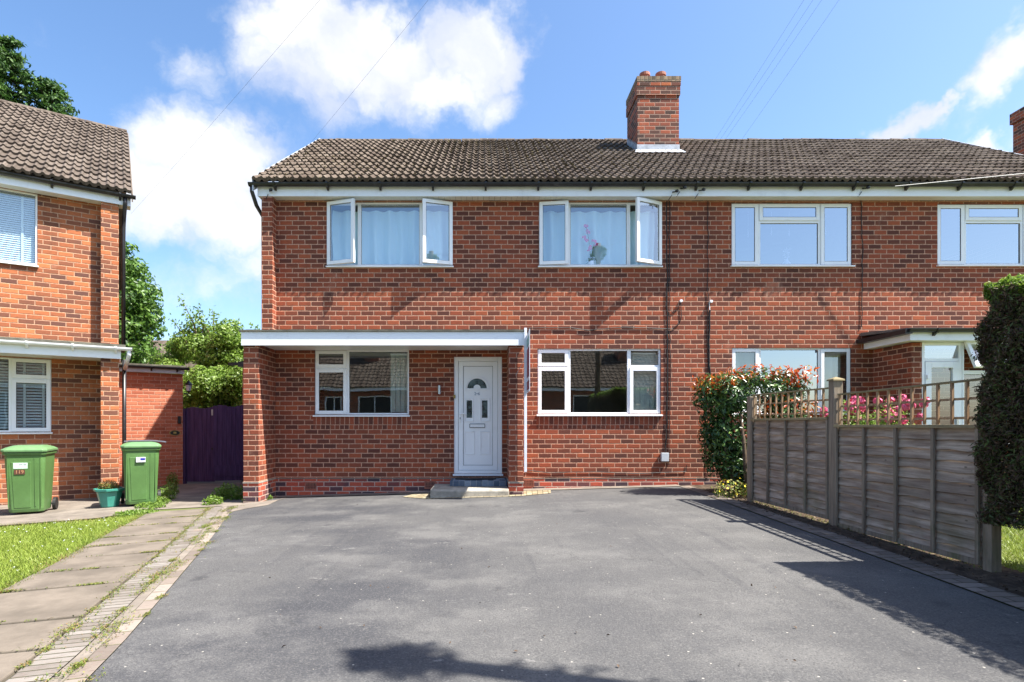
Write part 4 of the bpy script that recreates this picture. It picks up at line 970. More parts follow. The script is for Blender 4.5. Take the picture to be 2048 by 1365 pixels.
def slat_blind(label, x0, x1, z0, z1, y, pitch, tapes):
    r = thing('slatted_blind', label, 'blind'); r.rotation_euler = (0, 0, RZ); p = LA_ ; r.location = (LA_.x, LA_.y, 0)
    b = MB(); z = z0
    while z < z1: b.add([(x0, y - .008, z - .018), (x1, y - .008, z - .018), (x1, y + .012, z + .016), (x0, y + .012, z + .016)], [(0, 1, 2, 3)]); z += pitch
    b.build('slats', 'blind', r); t_ = MB()
    for x in tapes: t_.box(x - .018, x + .018, y - .022, y - .018, z0, z1)
    t_.build('tapes', 'blind', r); return r
slat_blind('pale blue slatted blind in the upper window of the orange brick house', uw[0] + .05, uw[1] - .05, uw[2] + .05, uw[3] - .05, .11, .038, (-1.45, -2.2, -3.0))
slat_blind('pale blue slatted blind in the lower window of the orange brick house', lw[0] + .05, lw[1] - .05, lw[2] + .08, lw[3] - .05, .11, .052, (-1.15, -1.42, -2.2, -2.8))

# ------------------------------------------------------------------ outhouse, gate, lamp
SY = 13.2
sh = thing('brick_outhouse', 'small flat-roofed brick outhouse behind the right bin, beside the purple gate', 'outhouse', (-7.0, SY, 0), RZ)
MB().box(-1.5, 0, 0, 2.0, -.5, 2.38).build('wall', 'brick_new', sh)
MB().box(-1.52, .02, -.13, -.11, 2.38, 2.50).build('fascia', 'grey_box', sh); MB().box(-1.52, .02, -.108, .02, 2.385, 2.395).build('soffit', 'soffit', sh)
rf = MB(); rf.add([(-1.6, -.2, 2.52), (.07, -.2, 2.52), (.07, 2.05, 2.62), (-1.6, 2.05, 2.62), (-1.6, -.2, 2.56), (.07, -.2, 2.56), (.07, 2.05, 2.68), (-1.6, 2.05, 2.68)], [(0, 3, 2, 1), (4, 5, 6, 7), (0, 1, 5, 4), (1, 2, 6, 5), (2, 3, 7, 6), (3, 0, 4, 7)]); rf.build('roof', 'felt', sh)
gutter('gutter', sh, -1.6, .12, -.19, 2.52, nb=3)
np_ = MB(); cx, cz = -.165, pz(866, SY); n = 20
np_.add([(cx + .115 * math.cos(2 * math.pi * k / n), -.002 - d_, cz + .06 * math.sin(2 * math.pi * k / n)) for d_ in (0, .008) for k in range(n)], [tuple(range(n)), tuple(range(n, 2 * n))] + [(k, (k + 1) % n, n + (k + 1) % n, n + k) for k in range(n)])
NP = np_.build('name_plate', 'dark_rubber', sh)
np_ = MB()
for k in range(n):
    q0, q1 = 2 * math.pi * k / n, 2 * math.pi * (k + 1) / n
    np_.quad(*[(cx + r_ * math.cos(q), -.0125, cz + r_ * .52 * math.sin(q)) for r_, q in ((.115, q0), (.115, q1), (.10, q1), (.10, q0))])
np_.build('plate_rim', 'brass', NP)
MB().box(cx - .03, cx + .03, -.013, -.0105, cz - .02, cz + .025).build('plate_mark', 'brass', NP)
MB().box(-.11, -.045, -.05, -.001, pz(848, SY), pz(833, SY)).build('key_box', 'dark_rubber', sh, bevel=.006)
GT = thing('garden_gate', 'pair of dark purple boarded gate leaves between the outhouse and the house', 'gate', (-6.3, SY + .1, -.17), author='world')
def leafgate(x0, x1, z0, z1, T=None):
    b = MB(); b.M = T; n_ = int(round((x1 - x0) / .098)); wv = (x1 - x0) / n_
    for i in range(n_): b.box(x0 + i * wv, x0 + (i + 1) * wv - .002, -.012 + random.uniform(-.003, .003), .012, z0, z1 + .02 * math.sin(i * 1.3))
    o = b.build('gate_leaf', 'gate_purple', GT, bevel=.004); b = MB(); b.M = T
    for z in (z0 + .2, z1 - .25): b.box(x0 + .02, x1 - .02, .014, .05, z, z + .1)
    b.build('rail', 'gate_purple', o); return o
leafgate(-6.97, -6.30, -.14, 1.60, Matrix.Translation((0, SY + .1, 0)))
T = Matrix.Translation((-5.45, SY + .1, 0)) @ Matrix.Rotation(math.radians(14), 4, 'Z') @ Matrix.Translation((5.45, 0, 0))
leafgate(-6.27, -5.48, -.10, 1.64, T)
b = MB(); b.M = T; b.box(-6.25, -5.5, -.03, -.014, .0, .26); b.build('kick_board', 'gate_purple', GT)
MB().box(-7.04, -6.965, SY + .03, SY + .12, -.3, 1.58).build('gate_post', 'gate_purple', GT)
MB().box(-6.36, -6.2, SY + .05, SY + .075, .62, .66).build('latch', 'dark_rubber', GT)
MB().box(-6.37, -6.33, SY + .07, SY + .084, 1.42, 1.56).box(-6.30, -6.27, SY + .07, SY + .084, .02, .22).build('hinge_plates', 'cable_pale', GT)
lp = thing('wall_lantern', 'black lantern on the corner of the outhouse above the purple gate', 'lamp', (-6.9, SY + .05, 1.9), author='world')
lx = pxx(376, SY); lz = pz(776, SY)
MB().tube([(-7.0, SY + .05, lz - .12), (lx - .02, SY + .03, lz - .16), (lx, SY + .03, lz - .10)], .014, 6).build('arm', 'black_plastic', lp)
MB().lathe([(.03, lz - .10), (.045, lz - .08), (.07, lz + .07), (.10, lz + .075), (.03, lz + .15), (.01, lz + .19), (0, lz + .19)], lx, SY + .03, 6).build('housing', 'black_plastic', lp)
MB().lathe([(.048, lz - .07), (.072, lz + .06)], lx, SY + .03, 6).build('glass_panel', 'grey_box', lp)

# ------------------------------------------------------------------ wheelie bins
def bin_(label, X, Y, rz, flap):
    r = thing('wheelie_bin', label, 'bin', (X, Y, gz(X, Y) + .035), rz, group='green wheelie bins'); 
    def rr(hw, yf, yb, z, c=.05):
        P = [(-hw + c, yf), (hw - c, yf), (hw, yf + c), (hw, yb - c), (hw - c, yb), (-hw + c, yb), (-hw, yb - c), (-hw, yf + c)]
        return [(x, y, z) for x, y in P]
    body = MB().loft([rr(.215, -.235, .24, .03), rr(.22, -.25, .25, .08), rr(.25, -.30, .30, .78), rr(.253, -.305, .30, .92)])
    bo = body.build('body', 'bin_green', r, bevel=.012)
    # recessed/raised front panel
    pn = MB().loft([[(-.135, -.257, .10), (.075, -.257, .10), (.075, -.235, .10), (-.135, -.235, .10)], [(-.16, -.3075, .80), (.085, -.3075, .80), (.085, -.285, .80), (-.16, -.285, .80)]]); pn.build('front_panel', 'bin_green', bo, bevel=.006)
    MB().loft([rr(.272, -.325, .325, .905, .05), rr(.275, -.33, .325, .945, .05)]).build('rim', 'bin_green', bo, bevel=.008)
    lid = MB().loft([rr(.285, -.345, .335, .948, .05), rr(.288, -.348, .335, .985, .05), rr(.25, -.30, .28, 1.015, .06), rr(.18, -.20, .20, 1.045, .06)]); lid.build('lid', 'bin_lid', r, bevel=.010)
    MB().tube([(-.22, .36, .99), (.22, .36, .99)], .016, 8).build('handle', 'bin_green', r)
    for s_ in (-1, 1):
        w_ = MB(); w_.M = Matrix.Translation((s_ * .265, .22, .10)) @ Matrix.Rotation(math.pi / 2, 4, 'Y'); w_.lathe([(0, -.025), (.07, -.025), (.10, -.022), (.10, .022), (.07, .025), (0, .025)], 0, 0, 18); w_.build('wheel', 'dark_rubber', r, smooth=False)
    MB().tube([(-.26, .22, .10), (.26, .22, .10)], .012, 8).build('axle', 'cable_pale', r)
    return r, bo
B1, b1 = bin_('green wheelie bin under the left house window, pale sticker over brown number strip', -7.04, 8.80, math.radians(24), 0)
s_ = MB().quad((-.13, -.3035, .70), (.045, -.3035, .70), (.045, -.3095, .79), (-.13, -.3095, .79)).build('sticker', 'sticker_pale', b1)
tilt = Matrix.Rotation(math.radians(-6.9), 4, 'X')
MB().box(-.055, -.015, -.3115, -.308, .765, .775).box(0, .03, -.3115, -.308, .765, .775).build('sticker_print', 'grey_box', b1)
MB().box(-.12, .01, -.304, -.28, .615, .685).build('number_strip', 'sticker_brown', b1)
text('bin_number', '119', .072, (-.055, -.3055, .65), b1, 'number_tan', depth=.001)
B2, b2 = bin_('green wheelie bin beside the brick corner pillar, with a white and blue sticker', -5.69, 9.42, math.radians(31), 1)
s_ = MB().box(-.07, .06, -.3265, -.31, .72, .80).build('sticker', 'board_white', b2)
MB().box(-.012, .055, -.3285, -.327, .748, .786).build('sticker_print', 'sticker_blue', b2); MB().box(-.062, -.03, -.3285, -.327, .765, .782).box(-.05, .05, -.3285, -.327, .729, .734).build('sticker_print', 'grey_box', b2)
MB().box(.03, .30, -.20, .36, 1.048, 1.056).build('flap', 'board_white', B2) if False else None
lidb = thing('bin_sack', 'slate grey board lying on top of the right bin', 'board', (0, 0, 0)) if False else None
gb = MB(); rows_ = []
for dz2 in (0, .008):
    for xg in np.linspace(-.24, .36, 9):
        for yg in (-.18, .08, .33): rows_.append((xg, yg, 1.052 + dz2 - .14 * max(0, abs(xg) - .17) + (.01 if yg == .08 else 0)))
fs_ = [(i * 3 + j, i * 3 + j + 1, i * 3 + j + 4, i * 3 + j + 3) for i in range(8) for j in range(2)]
fs_ = [tuple(reversed(f)) for f in fs_] + [tuple(k + 27 for k in f) for f in fs_] + [(i * 3, i * 3 + 3, i * 3 + 30, i * 3 + 27) for i in range(8)] + [(0, 1, 28, 27), (1, 2, 29, 28), (24, 25, 52, 51), (25, 26, 53, 52)]
gb.add(rows_, fs_); o = tag(gb.build('plastic_sheet', 'slate'), 'slate grey plastic sheet lying over the lid of the right green bin', 'sheet'); o.location = B2.location; o.rotation_euler = B2.rotation_euler
for bb_ in (b1, b2):
    for xk in (-.20, .13, .20):
        MB().add([(xk - .006, -.262, .12), (xk + .006, -.262, .12), (xk + .006, -.309, .86), (xk - .006, -.309, .86), (xk - .006, -.25, .12), (xk + .006, -.25, .12), (xk + .006, -.29, .86), (xk - .006, -.29, .86)], [(0, 1, 2, 3), (0, 3, 7, 4), (1, 5, 6, 2)]).build('rib', 'bin_green', bb_)
# planter
PX, PY = gp(219, 1018); PZ = gz(PX, PY) + .035
pp = thing('plant_pot', 'teal plastic pot with a small grey-green plant between the two bins', 'plant pot', (PX, PY, PZ))
def octo(r, z, n=8): return [(r * math.cos(math.pi / 8 + 2 * math.pi * k / n), r * math.sin(math.pi / 8 + 2 * math.pi * k / n), z) for k in range(n)]
MB().loft([octo(.12, 0), octo(.13, .02), octo(.185, .24), octo(.19, .26), octo(.225, .265), octo(.23, .30), octo(.205, .305), octo(.195, .25), octo(.05, .24)]).build('pot', 'pot_teal', pp, bevel=.004)
MB().lathe([(0, .25), (.19, .25)], 0, 0, 12).build('compost', 'soil', pp)
P, Nn = clump_points([(-.02, 0, .32, .14, .13, .11), (.07, .02, .30, .08, .08, .08)], 1500, .3, 1.1)
leaf_object('foliage', P, Nn, .026, 'weed', pp, .4)

# ------------------------------------------------------------------ fence
FP = [(3.84, 8.05), (3.90, 6.24), (3.95, 4.38)]
FZ = [(.13, 1.285, 1.63), (.115, 1.215, 1.54), (.06, 1.22, 1.56)]
FE = thing('panel_fence', 'grey-brown lapped timber fence with trellis top along the right of the drive', 'fence', (3.9, 6.2, .08), author='world')
for i, (x, y) in enumerate(FP):
    top = (1.60, 1.685, 1.30)[i]; hw_ = .05 if i < 2 else .04; p_ = MB().box(x - hw_, x + hw_, y - hw_, y + hw_, gz(x, y) - .2, top).build('post', 'fence_post', FE, bevel=.005)
    if i < 2 and i == 1: MB().add([(x - .065, y - .065, top), (x + .065, y - .065, top), (x + .065, y + .065, top), (x - .065, y + .065, top), (x - .06, y - .06, top + .018), (x + .06, y - .06, top + .018), (x + .06, y + .06, top + .018), (x - .06, y + .06, top + .018), (x, y, top + .045)], [(0, 3, 2, 1), (0, 1, 5, 4), (1, 2, 6, 5), (2, 3, 7, 6), (3, 0, 4, 7), (4, 5, 8), (5, 6, 8), (6, 7, 8), (7, 4, 8)]).build('post_cap', 'fence_rail', p_)
for s_, (zb, zt0, zt1, tr0, tr1) in enumerate(((.16, 1.285, 1.30, 1.63, 1.62), (.11, 1.20, 1.215, 1.54, 1.57))):
    a = Vector((*FP[s_], 0)); c_ = Vector((*FP[s_ + 1], 0)); dL = (c_ - a); Lf = dL.length; t_ = dL.normalized()
    # local frame: X along the fence, Y away from the drive (+x world)
    nrm = Vector((-t_.y, t_.x, 0));  M_ = Matrix(((t_.x, nrm.x, 0, a.x), (t_.y, nrm.y, 0, a.y), (0, 0, 1, 0), (0, 0, 0, 1)))
    if nrm.x < 0: nrm = -nrm; M_ = Matrix(((t_.x, nrm.x, 0, a.x), (t_.y, nrm.y, 0, a.y), (0, 0, 1, 0), (0, 0, 0, 1)))
    u0, u1 = .06, Lf - .06; b = MB(); b.M = M_; nb_ = 12; hgt = (zt0 - .03 - zb) / nb_
    for k in range(nb_):
        z0_ = zb + k * hgt; wv = [random.uniform(-.012, .012) for _ in range(13)]; th = .008
        pts = []
        for q in range(13):
            u = u0 + (u1 - u0) * q / 12; pts.append((u, wv[q] * .8))
        vs = []; 
        for u, wv_ in pts: vs += [(u, -.004, z0_ + hgt + .012), (u, -.028, z0_ + wv_ * .8 - .004), (u, -.014, z0_ + wv_ - .010), (u, .004, z0_ + hgt + .012)]
        fs_ = []
        for q in range(12):
            for e in range(4): fs_.append((q * 4 + e, q * 4 + (e + 1) % 4, q * 4 + 4 + (e + 1) % 4, q * 4 + 4 + e))
        b.add(vs, fs_)
    PN = b.build('panel', 'fence_board', FE)
    for q in range(5):
        u = u0 + (u1 - u0 - .032) * q / 4; b = MB(); b.M = M_; b.box(u, u + .032, -.056, -.034, zb - .01, zt0 - .03); b.build('batten', 'fence_post', PN, bevel=.003)
        b = MB(); b.M = M_; b.box(u, u + .032, .006, .026, zb - .01, zt0 - .03); b.build('batten', 'fence_post', PN)
    b = MB(); b.M = M_; b.box(u0, u1, -.064, .032, zt0 - .028, zt0 + .0); b.build('capping_rail', 'fence_rail', PN, bevel=.003)
    b = MB(); b.M = M_; b.box(u0, u1, -.035, -.019, zb - .02, zb + .025); b.build('bottom_rail', 'fence_post', PN)
    b = MB(); b.M = M_; nv_ = 12
    for q in range(nv_ + 1):
        u = u0 + (u1 - u0 - .02) * q / nv_; tp = tr0 + (tr1 - tr0) * q / nv_; b.box(u, u + .02, -.012, .006, zt0 + .002, tp - .016)
    TR = b.build('trellis', 'trellis', FE)
    b = MB(); b.M = M_
    for fz in (.07, .5):
        za = zt0 + .02 + (tr0 - zt0) * fz; zb_ = zt0 + .02 + (tr1 - zt0) * fz
        b.add([(u0, .007, za), (u1, .007, zb_), (u1, .022, zb_), (u0, .022, za), (u0, .007, za + .02), (u1, .007, zb_ + .02), (u1, .022, zb_ + .02), (u0, .022, za + .02)], [(0, 3, 2, 1), (4, 5, 6, 7), (0, 1, 5, 4), (1, 2, 6, 5), (2, 3, 7, 6), (3, 0, 4, 7)])
    b.build('trellis_rails', 'trellis', TR)
    b = MB(); b.M = M_; b.add([(u0, -.018, tr0 - .016), (u1, -.018, tr1 - .016), (u1, .026, tr1 - .016), (u0, .026, tr0 - .016), (u0, -.018, tr0), (u1, -.018, tr1), (u1, .026, tr1), (u0, .026, tr0)], [(0, 3, 2, 1), (4, 5, 6, 7), (0, 1, 5, 4), (1, 2, 6, 5), (2, 3, 7, 6), (3, 0, 4, 7)])
    b.build('trellis_cap', 'fence_rail', TR)

# ================================================================== PLANTS
# photinia by the wall
ph = thing('photinia_shrub', 'dense dark shrub with glossy red leaf tips at the far end of the fence', 'shrub', (4.1, 8.95, .1))
off = tuple(ph.location)
big = [(3.92, 9.05, 1.62, .52, .5, .34), (3.95, 9.0, .95, .46, .5, .75), (4.5, 9.0, 1.66, .55, .45, .32), (4.15, 8.75, .5, .42, .4, .45), (4.75, 8.9, 1.2, .4, .45, .6), (3.76, 9.0, 1.1, .24, .4, .6), (3.68, 9.0, 1.66, .20, .35, .22)]
cl = sub_clumps(big, 60, .14, .24)
P, Nn = clump_points(cl + big[:2], 9500, .5, 1.05, .1)
leaf_object('foliage', P, Nn, rng.uniform(.06, .105, len(P)), 'leaf_photinia', ph, .42, .12, off)
P, Nn = clump_points([(3.85, 9.0, 1.86, .45, .42, .17), (4.4, 9.0, 1.93, .5, .4, .17), (4.85, 8.95, 1.82, .28, .35, .2), (3.6, 9.0, 1.65, .22, .3, .2)], 1500, .4, 1.1, up=1)
leaf_object('foliage', P, Nn, rng.uniform(.06, .11, len(P)), 'leaf_photinia', ph, .4, .1, off, updir=(0, 0, .5))
P, Nn = clump_points([(3.85, 9.0, 1.93, .42, .4, .12), (4.4, 9.0, 2.02, .5, .38, .12), (4.85, 8.95, 1.92, .28, .33, .14), (3.6, 9.0, 1.80, .2, .3, .10), (4.95, 8.8, 1.95, .2, .3, .16), (4.7, 8.8, 1.4, .45, .35, .25)], 800, .5, 1.2, up=.6)
leaf_object('young_foliage', P, Nn + rng.normal(size=Nn.shape) * .6, rng.uniform(.06, .12, len(P)), 'leaf_red', ph, .36, .1, off, updir=(0, 0, 1.1))
b = MB(); 
for pts in ([(4.02, 8.5, .05), (3.98, 8.55, .5), (3.93, 8.5, .95), (3.98, 8.7, 1.4)], [(4.1, 8.6, .05), (4.25, 8.7, .6), (4.3, 8.9, 1.3)], [(3.95, 8.7, .05), (3.8, 8.8, .7), (3.8, 8.9, 1.4)]):
    b.tube([Vector(p) - Vector(off) for p in pts], [.04, .035, .028, .015][:len(pts)], 7)
b.build('stem', 'bark', ph, smooth=True)
# little flowers at its foot
ff = thing('bedding_plant', 'low leafy plant with orange and yellow flowers at the foot of the glossy shrub', 'plant', (3.72, 8.45, .1)); off = tuple(ff.location)
P, Nn = clump_points([(3.7, 8.45, .22, .25, .18, .16), (3.98, 8.3, .2, .15, .15, .16)], 500, .4, 1.1, .1); leaf_object('foliage', P, Nn, .05, 'weed', ff, .5, .1, off)
P, Nn = clump_points([(3.7, 8.38, .28, .25, .12, .14)], 26, .9, 1.1, .15); leaf_object('flowers', P, Nn, .04, 'yellow_petal', ff, .9, .1, off)
# roses behind the fence
for i, (x, y, r_) in enumerate(((5.35, 7.6, .34), (5.0, 7.75, .3), (5.75, 7.8, .32))):
    rb = thing('rose_bush', ('pink rose bush tallest and in the middle behind the trellis', 'pink rose bush nearest the middle fence post', 'pink rose bush in front of the porch wall')[i], 'rose bush', (x, y, gz(x, y)), group='pink rose bushes behind the fence'); off = tuple(rb.location)
    P, Nn = clump_points(sub_clumps([(x, y, 1.05, r_, r_, .5)], 14, .1, .2), 1500, .3, 1.1, .2); leaf_object('foliage', P, Nn, .05, 'leaf_bush', rb, .55, .12, off)
    b = MB(); [b.tube([(random.uniform(-.05, .05), random.uniform(-.05, .05), 0), (random.uniform(-.15, .15), random.uniform(-.1, .1), .6), (random.uniform(-.25, .25), random.uniform(-.2, .2), 1.2)], .008, 5) for _ in range(6)]; b.build('stem', 'bark', rb)
    fc = [(x + random.uniform(-r_, r_) * .95, y + random.uniform(-.25, .15), random.uniform(1.22, 1.56)) for _ in range(15)]
    for c_ in fc:
        pts = []; nn = []
        for k in range(26):
            d_ = rng.normal(size=3); d_ /= np.linalg.norm(d_); pts.append(np.array(c_) + d_ * .045); nn.append(d_ + rng.normal(size=3) * .2)
        leaf_object('flower', np.array(pts), np.array(nn), .055, 'rose_pink', rb, .85, .1, off)

# conifer hedge at the right edge
hg = thing('conifer_hedge', 'tall clipped conifer hedge, brown side and bright green top, beside the near fence end', 'hedge', (4.4, 3.4, 0)); off = tuple(hg.location)
def hedge_pts(n, x0, x1, y0, y1, z0, z1, top=False):
    P = []; Nn = []
    r = rng.random((n, 3))
    if top: face = np.full(n, 4)
    else: face = rng.choice([0, 1, 2, 3], n, p=[.42, .12, .26, .20])
    X = x0 + (x1 - x0) * r[:, 0] ** 1.4; Y = y1 - (y1 - y0) * r[:, 1] ** 2.2; Z = z0 + (z1 - z0) * r[:, 2]
    N0 = np.zeros((n, 3)); d_ = rng.random(n) ** 2 * .16
    lump = lambda a, c_, k: .022 * np.sin(a * 7.1 + k) + .020 * np.sin(c_ * 8.3 + 2 * k) + .025 * np.sin(a * 19 + c_ * 13) + .02 * np.sin(a * 31 - c_ * 27) + rng.normal(size=len(a)) * .018 
    taper = .07 * np.clip((Z - 1.2) / 1.0, 0, 1) ** 3 + .10 * np.clip((.8 - Z) / .5, 0, 1) ** 2
    X = np.where(face == 0, x0 + d_ + lump(Y, Z, 1) + taper, X); N0[face == 0] = (-1, 0, .1)
    X = np.where(face == 1, x1 - d_ + lump(Y, Z, 2) - taper, X); N0[face == 1] = (1, 0, .1)
    Y = np.where(face == 2, y1 - d_ + lump(X, Z, 3) - taper, Y); N0[face == 2] = (0, 1, .1)
    Y = np.where(face == 3, y0 + d_ + lump(X, Z, 4) + taper, Y); N0[face == 3] = (0, -1, .1)
    if top:
        edge_ = np.minimum(np.minimum(X - x0, x1 - X), y1 - Y); Z = z1 + .04 - d_ * .6 + .5 * lump(X, Y, 5) - .05 * np.clip(1 - edge_ / .12, 0, 1); X = np.where(X < x0 + .06, X + .03, X); N0[:] = (0, 0, 1)
    return np.stack([X, Y, Z], 1), N0 + rng.normal(size=(n, 3)) * .7
hx = (3.77, 5.25, 0.2, 4.28, .46, 2.22)
P, Nn = hedge_pts(100000, *hx)
leaf_object('brown_foliage', P, Nn, rng.uniform(.02, .055, len(P)), 'leaf_hedge', hg, .26, .08, off)
P, Nn = hedge_pts(26000, *hx, top=True); leaf_object('green_foliage', P, Nn, rng.uniform(.02, .045, len(P)), 'leaf_hedge_top', hg, .35, .08, off, updir=(0, 0, .9))
b = MB(); b.box(3.89 - off[0], 5.05 - off[0], .4 - off[1], 4.17 - off[1], .60, 2.10); b.build('light_block_core', 'bark_dark', hg)  # solid dark core added inside the foliage to block light
b = MB()
for k in range(700):
    y = random.uniform(1.8, 4.2); z = random.uniform(.5, 2.1); x = 3.84 + random.uniform(0, .05); dx_ = random.uniform(-.16, -.02)
    if k % 3 == 0: y = 4.16; x = random.uniform(3.84, 4.7); 
    b.tube([(x - off[0], y - off[1], z), (x + dx_ * .6 - off[0], y + random.uniform(-.06, .06) - off[1], z + random.uniform(-.05, .05)), (x + dx_ - off[0], y + random.uniform(-.12, .12) - off[1], z + random.uniform(-.10, .08))], [.004, .003, .001], 3, False)
tag(b.build('twigs', 'bark', hg), kind='stuff')
b = MB()
for y in (4.1, 3.4, 2.7, 2.0, 1.3): b.tube([(4.45 - off[0], y - off[1], 0), (4.42 - off[0], y - off[1], .4), (4.45 - off[0], y - off[1], 1.2)], [.06, .05, .04], 8)
b.build('trunk', 'bark_dark', hg, smooth=True)

# telegraph pole with ivy (out of frame, its shadow lies on the drive) and wires
TP = Vector((3.88, 1.5, 7.1))
tp = thing('telegraph_pole', 'wooden telegraph pole in the hedge with ivy near its top', 'pole', (TP.x, TP.y, 0), author='world')
MB().tube([(TP.x, TP.y, -.2), (TP.x, TP.y, 3.5), (TP.x, TP.y, 7.3)], [.10, .09, .08], 12).build('shaft', 'pole_wood', tp, smooth=True)
P, Nn = clump_points(sub_clumps([(TP.x, TP.y, 7.0, .26, .24, .24)], 14, .05, .10), 620, .3, 1.5); leaf_object('ivy', P, Nn, .065, 'leaf_tree', tp, .8, .1, tuple(tp.location))
P, Nn = clump_points([(TP.x, TP.y, 4.9, .13, .13, .14), (TP.x + .05, TP.y, 5.7, .16, .16, .10), (TP.x, TP.y, 3.9, .16, .13, .2), (TP.x + .2, TP.y, 6.3, .10, .1, .05), (TP.x - .25, TP.y, 6.75, .12, .1, .04)], 260, .5, 1.3); leaf_object('ivy', P, Nn, .065, 'leaf_tree', tp, .8, .1, tuple(tp.location))
def wire(a, c_, label, sag=.12, r=.0012, group=None, mat='wire_grey', name='overhead_wire'):
    a, c_ = Vector(a), Vector(c_); P = []
    for k in range(25):
        t_ = k / 24; p = a.lerp(c_, t_); p.z -= sag * 4 * t_ * (1 - t_); P.append(p)
    tag(MB().tube(P, r, 5).build(name, mat), label, 'wire', group)
def WA(px, py, Y): return (pxx(px, Y), Y, pz(py, Y))
GW = 'overhead wires running to the telegraph pole'
tops = [TP + Vector((.1 * k - .2, 0, .1)) for k in range(6)]
wire(tops[0], WA(262, 428, 10.75), 'thin wire rising from the left house corner across the clouds', .10, group=GW)
wire(tops[1], WA(541, 383, 9.93), 'thin wire rising from the left end of the eaves past the big cloud', .05, group=GW)
wire(tops[2], WA(1366, 380, 9.93), 'thin wire leaving the eaves above the wall cables, leftmost right of the chimney', .05, group=GW)
wire(tops[3], WA(1372, 380, 9.93), 'thin wire leaving the eaves above the wall cables, middle of the three close together', .10, group=GW)
wire(tops[4], WA(1378, 380, 9.93), 'thin wire leaving the eaves above the wall cables, rightmost of the three close together', .14, group=GW)
wire(tops[5], WA(1408, 384, 9.93), 'thin wire leaving the round black bracket on the fascia, apart from the close three', .12, group=GW)
wire(WA(1790, 373, 9.84), (15.0, 8.6, 5.75), 'pale thick cable crossing the gutter at the right edge', .02, .007, None, 'cable_pale')

# trees and shrubs behind
def tree(name, label, base, big, nsub, nleaf, size, mat, r0, r1, h, tr, cat='tree', group=None, lo=.35, k=10, extra=None, asp=.55, trunkmat='bark', lean=(0, 0)):
    t_ = thing(name, label, cat, base, group=group); cl = sub_clumps(big, nsub, r0, r1)
    P, Nn = clump_points(cl, nleaf, lo, 1.12, base[2] + .1)
    leaf_object('crown', P, Nn, rng.uniform(size * .7, size * 1.3, len(P)), mat, t_, asp, .12, base)
    b = MB(); cl2 = [(c_[0] - base[0], c_[1] - base[1], c_[2] - base[2]) for c_ in cl]; limbs(b, (0, 0, 0), h, tr, cl2, k, lean); b.build('trunk', trunkmat, t_, smooth=True); return t_
# apple-like tree over the gate
def PB(px, py, Y): return (pxx(px, Y), Y, pz(py, Y))
tb = [(*PB(430, 740, 19), 1.05, 1.0, .9), (*PB(400, 690, 19.5), .85, .8, .7), (*PB(470, 690, 19), .75, .8, .65), (*PB(350, 720, 20), .7, .8, .7), (*PB(455, 790, 18.5), 1.0, .9, .8), (*PB(385, 790, 18.5), .9, .9, .8), (*PB(500, 740, 19), .8, .8, .9), (*PB(420, 830, 18), 1.2, .9, .8), (*PB(425, 775, 17.6), 1.1, .7, .8), (*PB(500, 775, 17.6), .8, .7, .8), (*PB(345, 780, 18), .8, .7, .7)]
t_ = tree('fruit_tree', 'light green bushy tree rising behind the purple gate', (-9.2, 19, -.2), tb, 130, 62000, .115, 'leaf_bush', .25, .5, 4.4, .12, k=14)
b = MB(); tips = []
for px_, py_, qx, qy in ((400, 700, 362, 598), (405, 700, 395, 615), (420, 700, 425, 620), (440, 690, 448, 650), (480, 700, 470, 645), (380, 710, 345, 640), (430, 690, 385, 632), (490, 700, 512, 655)):
    p0, p1 = Vector(PB(px_, py_, 19.2)), Vector(PB(qx, qy, 19.2)); mid = (p0 + p1) / 2 + Vector((.1, 0, .05)); b.tube([p - Vector((-9.2, 19, -.2)) for p in (p0, mid, p1)], [.03, .02, .006], 5)
    tips += [(mid.lerp(p1, s_) + Vector((random.gauss(0, .09), random.gauss(0, .09), random.gauss(0, .09)))) for s_ in np.linspace(0, 1, 36)]
tag(b.build('branches', 'bark', t_), kind='stuff')
tips = np.array([tuple(p) for p in tips]); _cs = leaf_object('crown_shoots', np.repeat(tips, 2, 0) + rng.normal(size=(len(tips) * 2, 3)) * .06, rng.normal(size=(len(tips) * 2, 3)), .12, 'leaf_bush', t_, .5, .1, (-9.2, 19, -.2)); _cs['kind'] = 'stuff'
tree('leafy_tree', 'tall mid-green tree behind the left house downpipe', (*PB(225, 850, 30)[:2], -.3), [(*PB(245, 600, 30), 1.7, 2, 3.6), (*PB(262, 660, 30), 1.4, 1.8, 2.2), (*PB(235, 540, 30), 1.1, 1.5, 2.0), (*PB(270, 620, 30), 1.0, 1.4, 1.6), (*PB(240, 720, 30), 2.1, 2, 2.0)], 90, 15000, .24, 'leaf_tree', .45, .8, 9.5, .25)
